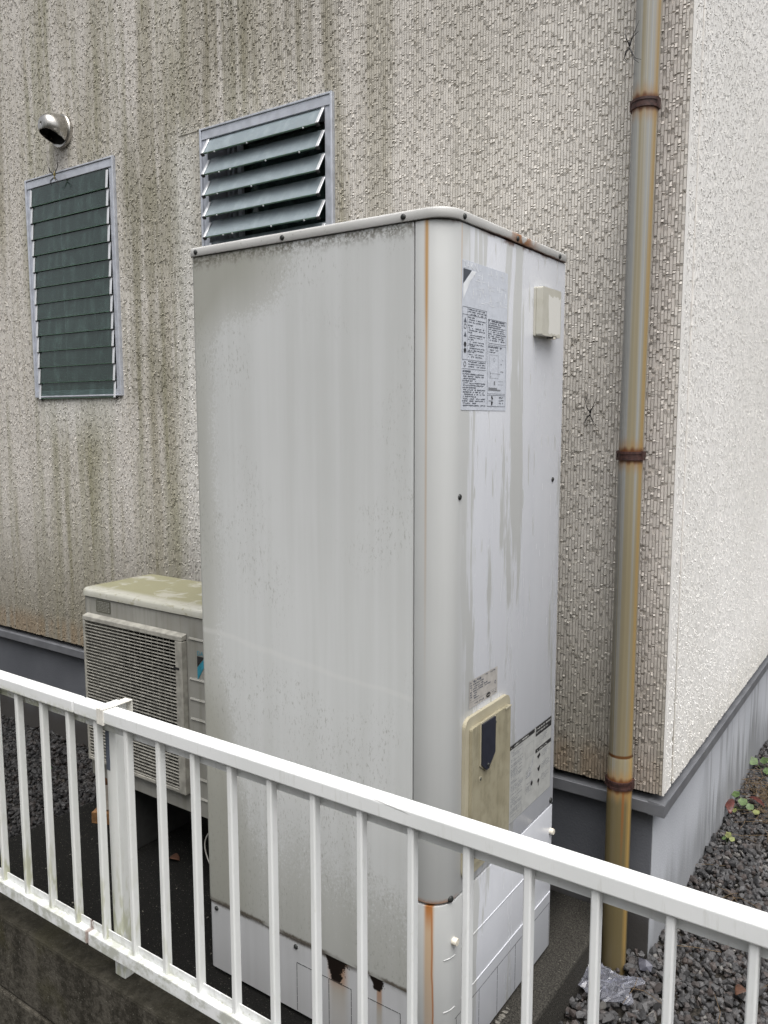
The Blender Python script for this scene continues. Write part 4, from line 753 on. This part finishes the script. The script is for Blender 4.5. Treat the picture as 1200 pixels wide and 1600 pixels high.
leaf('fallen_leaf', (-0.520, 3.38, 0.035), 2.6, 0.09, 0.014, LEAF_R, 'narrow dark red fallen leaf right of the small weed', 'leaf', 0.03)
leaf('fallen_leaf', (-1.996, 1.67, 0.124), 0.3, 0.040, 0.017, LEAF_O, 'small orange-brown fallen leaf on the black concrete pad', 'leaf', 0.01)
leaf('fallen_leaf', (-3.16, 1.95, 0.036), 0.6, 0.050, 0.018, m_plain('green_leaf', (0.05, 0.17, 0.03), 0.5, 0, 0.3, 50), 'single green leaf lying on the left gravel', 'leaf', 0.02)
leaf('fallen_leaf', (-0.345, 2.19, 0.036), 1.0, 0.042, 0.015, LEAF_O, 'brown curled leaf on gravel at the lower right edge', 'leaf', 0.02)
def weed(c, leaves, label):
    t = thing('weed', c, label, 'weed', 'weeds in the gravel'); c = Vector(c)
    for (dx, dy, h, r, yel) in leaves:
        p = c + Vector((dx, dy, h)); MB().tube([c, c + Vector((dx * .5, dy * .5, h * .7)), p], 0.0011, 5).build('stem', GREEN, t)
        m = MB(); tilt = Vector((random.uniform(-.5, .5), -0.75 + random.uniform(-.3, .3), 1)).normalized(); a = tilt.orthogonal().normalized(); b = tilt.cross(a); n = 10
        rim = [p + (a * math.cos(6.2832 * k / n) + b * math.sin(6.2832 * k / n)) * r * (1 + 0.12 * math.cos(3 * k)) + tilt * r * 0.12 for k in range(n)]; m.add([p] + rim, [(0, 1 + k, 1 + (k + 1) % n) for k in range(n)], True); m.build('leaf', LIME if yel else GREEN, t)
weed((-0.545, 3.74, 0.01), [(-.05, 0, .05, .022, 0), (-.005, .02, .055, .018, 0), (.04, 0, .065, .028, 1), (.075, -.02, .05, .022, 1), (.02, -.05, .04, .018, 0), (.10, .03, .05, .02, 0)], 'larger green and yellow weed in gravel at the right edge')
weed((-0.555, 3.335, 0.01), [(-.03, 0, .06, .016, 0), (.0, -.02, .045, .018, 0), (.03, -.04, .04, .015, 0), (-.05, -.05, .03, .013, 1), (.055, -.05, .03, .013, 1), (-.02, -.07, .025, .010, 1)], 'small cluster weed in gravel beside the dark red leaf')
weed((-0.550, 3.03, 0.01), [(0, 0, .035, .012, 1), (.015, -.01, .028, .010, 1), (-.012, -.012, .025, .008, 0)], 'tiny yellow-green weed sprouting low by the side foundation')
m = MB()                                                                                   # dry needles and grass over the gravel
for k in range(260):
    q = random.random(); cx, cy = (random.gauss(-0.46, 0.07), random.gauss(3.52, 0.15)) if q < 0.75 else (random.uniform(-0.6, 0.1), random.uniform(1.6, 4.4))
    if cx < -0.59: continue
    a = random.uniform(0, 3.14); l = random.uniform(0.03, 0.08); z = random.uniform(0.024, 0.042); m.tube([(cx - math.cos(a) * l, cy - math.sin(a) * l, z), (cx, cy, z + 0.010), (cx + math.cos(a + .3) * l, cy + math.sin(a + .3) * l, z + random.uniform(-.004, .008))], 0.0008, 3, False)
tag(m.build('dry_needles', m_plain('straw', (0.17, 0.115, 0.06), 0.7, 0, 0.3)), 'brown dry needles and stalks littering the gravel near the weeds', 'plant litter', None, 'stuff')
m = MB(); v = []                                                                           # one bigger slate-blue stone
bmx = bmesh.new(); bmesh.ops.create_icosphere(bmx, subdivisions=1, radius=0.020)
for w in bmx.verts: w.co = Vector((w.co.x * 1.35, w.co.y * 1.0, w.co.z * 0.75)) * random.uniform(0.8, 1.15) + Vector((-0.590, 2.150, 0.040))
me = bpy.data.meshes.new('large_stone'); bmx.to_mesh(me); bmx.free(); me.materials.append(m_plain('slate_stone', (0.085, 0.085, 0.105), 0.5, 0, 0.2, 60)); o = bpy.data.objects.new('large_stone', me); COL.objects.link(o); tag(o, 'bigger slate-blue stone lying on the gravel by the foundation corner', 'stone')
# crumpled clear wrapper
def wrapper():
    nx, ny = 26, 16; r = np.random.default_rng(5); vs = []; h = r.normal(0, 1, (nx, ny))
    for _ in range(1): h = (h + np.roll(h, 1, 0) + np.roll(h, 1, 1)) / 1.7
    for i in range(nx):
        for j in range(ny):
            u, w = i / (nx - 1), j / (ny - 1); ed = min(1, 6 * min(u, 1 - u, w, 1 - w) + 0.15)
            vs.append((-0.733 + 0.150 * u + r.normal(0, .0022) + 0.012 * math.sin(9 * w), 1.955 + 0.125 * w + r.normal(0, .0022) + 0.012 * math.sin(7 * u + 1), 0.037 + 0.006 * h[i, j] * ed + 0.012 * ed))
    fs = [t for i in range(nx - 1) for j in range(ny - 1) for t in ((i * ny + j, (i + 1) * ny + j, (i + 1) * ny + j + 1), (i * ny + j, (i + 1) * ny + j + 1, i * ny + j + 1))]
    g = G('clear_film'); mix = g.n.new('ShaderNodeMixShader'); tr = g.n.new('ShaderNodeBsdfTransparent'); tr.inputs[0].default_value = (0.9, 0.9, 0.95, 1); g.put(g.p.inputs['Base Color'], (0.34, 0.35, 0.40)); g.p.inputs['Roughness'].default_value = 0.06; g.p.inputs['Specular IOR Level'].default_value = 1.0; g.p.inputs['Metallic'].default_value = 0.0
    g.nt.links.new(tr.outputs[0], mix.inputs[1]); g.nt.links.new(g.p.outputs[0], mix.inputs[2]); mix.inputs[0].default_value = 0.36; g.nt.links.new(mix.outputs[0], g.n['Material Output'].inputs[0])
    m = MB(); m.add(vs, fs); tag(m.build('plastic_wrapper', g.m), 'crumpled clear plastic wrapper on the gravel beside the pad', 'wrapper')
wrapper()
# torn cardboard scrap under the outdoor unit
cbx = thing('torn_cardboard', (-2.40, 1.72, 0.12), 'torn orange-brown cardboard piece standing by the outdoor unit corner', 'cardboard')
CARD = m_plain('wet_cardboard', (0.11, 0.045, 0.018), 0.8, 0, 0.4, 40); CARDW = m_plain('pale_cardboard', (0.33, 0.30, 0.255), 0.8, 0, 0.15, 40)
MB().hexa([(-2.47, 1.74, 0.121), (-2.36, 1.76, 0.121), (-2.36, 1.765, 0.121), (-2.47, 1.745, 0.121), (-2.455, 1.72, 0.28), (-2.36, 1.75, 0.300), (-2.36, 1.755, 0.300), (-2.455, 1.725, 0.28)]).build('back_flap', CARD, cbx)
MB().hexa([(-2.395, 1.69, 0.175), (-2.340, 1.72, 0.175), (-2.340, 1.724, 0.175), (-2.395, 1.694, 0.175), (-2.420, 1.695, 0.255), (-2.350, 1.730, 0.265), (-2.350, 1.734, 0.265), (-2.420, 1.699, 0.255)]).build('white_flap', CARDW, cbx)
MB().hexa([(-2.435, 1.67, 0.121), (-2.36, 1.70, 0.121), (-2.36, 1.74, 0.121), (-2.435, 1.72, 0.121), (-2.435, 1.67, 0.160), (-2.36, 1.70, 0.165), (-2.36, 1.74, 0.190), (-2.435, 1.72, 0.185)]).build('floor_flap', m_plain('tan_cardboard', (0.17, 0.085, 0.032), 0.8, 0, 0.4, 60), cbx)
# loose wire behind the tank's left edge
m = MB(); pts = [(-1.535 - 0.028 * math.sin(t * 3.14) - 0.014 * t, 1.42, 0.485 - 0.115 * t) for t in [i / 10 for i in range(11)]]; m.tube(pts, 0.0018, 6); e = pts[-1]; m.tube([(e[0], e[1], e[2] + 0.02), (e[0] + 0.02, e[1], e[2] + 0.012), (e[0] + 0.05, e[1], e[2] + 0.01)], 0.004, 6); m.tube([e, (e[0] + 0.015, e[1], e[2] - 0.03), (e[0] + 0.05, e[1], e[2] - 0.035)], 0.0018, 6)
tag(m.build('loose_wire', m_plain('pale_wire', (0.42, 0.41, 0.38), 0.5)), 'thin pale loose wire looping out behind the tank at left', 'wire')
# pad litter
m = MB()
for p in gz: 
    s = random.uniform(0.0006, 0.0017); a = random.uniform(0, 3.14); l = s * random.uniform(1, 3); m.hexa([(p[0] + x * l * math.cos(a) - y * s * math.sin(a), p[1] + x * l * math.sin(a) + y * s * math.cos(a), 0.1205 + z) for z in (0, s * 0.7) for (x, y) in ((-1, -1), (1, -1), (1, 1), (-1, 1))])
for k in range(16): y = random.uniform(1.56, 1.70); s = random.uniform(0.002, 0.0045); m.hexa([(TXR + 0.006 + random.uniform(-.003, .006) + x * s, y + yy * s, 0.1205 + z) for z in (0, s) for (x, yy) in ((-1, -1), (1, -1), (1, 1), (-1, 1))])
tag(m.build('pad_debris', m_plain('pale_crumbs', (0.16, 0.15, 0.13), 0.8, 0, 0.4)), 'pale crumbs and twigs scattered over the dark concrete pad', 'debris', None, 'stuff')

# spiders: two body lobes in one mesh, eight jointed legs
SP = m_plain('spider_black', (0.012, 0.010, 0.009), 0.45); SPY = G('spider_yellow'); SPY = SPY.done(SPY.mix(SPY.ss(SPY.voro(260), 0.25, 0.45), (0.03, 0.025, 0.02), (0.45, 0.36, 0.12)), 0.5)
def spider(c, legs, scale, label, off=0.012, lean=0.0):
    c = Vector(c); t = thing('spider', c, label, 'spider', 'spiders on the house')
    def pt(u, v, w): return c + Vector((u, -off - w, v)) * 1.0
    m = MB(); prof = [(0.0, 0.10), (0.15, 0.55), (0.35, 0.95), (0.6, 1.0), (0.85, 0.6), (1.0, 0.1)]; s = scale
    m.tube([pt(lean * s * (q - .3), -0.10 * s + 0.26 * s * q, 0) for q, r in prof], [0.060 * s * r for q, r in prof], 10); m.tube([pt(lean * s * -.5, -0.22 * s + 0.14 * s * q, 0) for q, r in prof], [0.045 * s * r for q, r in prof], 10)
    m.build('body', SPY if lean else SP, t)
    for lg in legs:
        pts = [pt(u * s, v * s, w * s) for (u, v, w) in lg]; n = len(pts); MB().tube(pts, [0.022 * s * (1 - 0.6 * i / (n - 1)) for i in range(n)], 6).build('leg', SP, t)
X4 = [[(0, -.05, 0), (-.16, .22, .08), (-.24, .50, .05), (-.12, .90, 0)], [(0, -.05, 0), (-.12, .20, .10), (-.22, .44, .05), (-.34, .44, 0)], [(0, -.05, 0), (.14, .24, .08), (.26, .55, .05), (.36, .85, 0)], [(0, -.05, 0), (.10, .18, .10), (.24, .32, .05), (.36, .44, 0)],
      [(0, -.12, 0), (-.12, -.30, .08), (-.24, -.50, .05), (-.10, -.66, 0)], [(0, -.12, 0), (-.16, -.26, .08), (-.28, -.58, .05), (-.05, -.72, 0)], [(0, -.12, 0), (.14, -.36, .08), (.26, -.60, .05), (.50, -.70, 0)], [(0, -.12, 0), (.10, -.34, .08), (.22, -.64, .05), (.40, -.80, 0)]]
spider((-0.8085, 2.196, 1.588), X4, 0.056, 'black spider on the wall between the tank and the downpipe')
X5 = [[(x * (0.8 if x < 0 else 1.0), z, w) for (x, z, w) in l] for l in X4]
spider((-0.699, 2.100, 2.492), X5, 0.060, 'black spider beside the top of the downpipe', 0.010)
X6 = [[(0, 0, 0), (-.28, .18, .08), (-.50, .48, 0)], [(0, 0, 0), (-.24, .20, .08), (-.44, .42, 0)], [(0, 0, 0), (.24, .14, .08), (.40, .36, .05), (.28, .66, 0)], [(0, 0, 0), (.22, .12, .08), (.36, .30, .05), (.27, .58, 0)], [(0, -.1, 0), (-.25, -.25, .08), (-.42, -.42, 0)], [(0, -.1, 0), (-.2, -.3, .08), (-.3, -.5, 0)], [(0, -.1, 0), (.25, -.28, .08), (.5, -.5, 0)], [(0, -.1, 0), (.2, -.34, .08), (.36, -.6, 0)]]
spider((-3.215, 2.172, 2.615), X6, 0.085, 'yellow-bodied spider hanging at the head of the narrow window', 0.006, 0.02)

# ------------------------------------------------------------------ tree belt across the lane behind the photographer (seen in the window glass)
def tree_belt():
    r = np.random.default_rng(21); P = []
    for k in range(11):
        cx, cy = -13 + 2.3 * k + r.normal(0, .5), -9.0 + r.normal(0, .8); H = r.uniform(6.0, 9.0); n = 1300 if k not in (3, 4, 7) else 350
        z = H * r.random(n) ** 0.8; rad = (1.9 * (1 - z / H) ** 0.6 + 0.3) * np.sqrt(r.random(n)); a = r.uniform(0, 6.283, n); P.append(np.stack([cx + rad * np.cos(a), cy + rad * np.sin(a), z + 0.2], 1))
    P = np.concatenate(P); N = len(P); d1 = r.normal(0, 1, (N, 3)); d1 /= np.linalg.norm(d1, axis=1)[:, None]; d2 = np.cross(d1, r.normal(0, 1, (N, 3))); d2 /= np.linalg.norm(d2, axis=1)[:, None]; s = r.uniform(.10, .24, (N, 1))
    v = np.stack([P - d1 * s, P + d2 * s * .5, P + d1 * s, P - d2 * s * .5], 1).reshape(-1, 3); o = raw_mesh('tree_belt', v, np.arange(N * 4).reshape(-1, 4), m_plain('evergreen', (0.05, 0.085, 0.035), 0.6, 0, 0.3, 3)); tag(o, 'dense belt of evergreen trees across the lane, mirrored in the window glass', 'trees', None, 'stuff')
tree_belt()
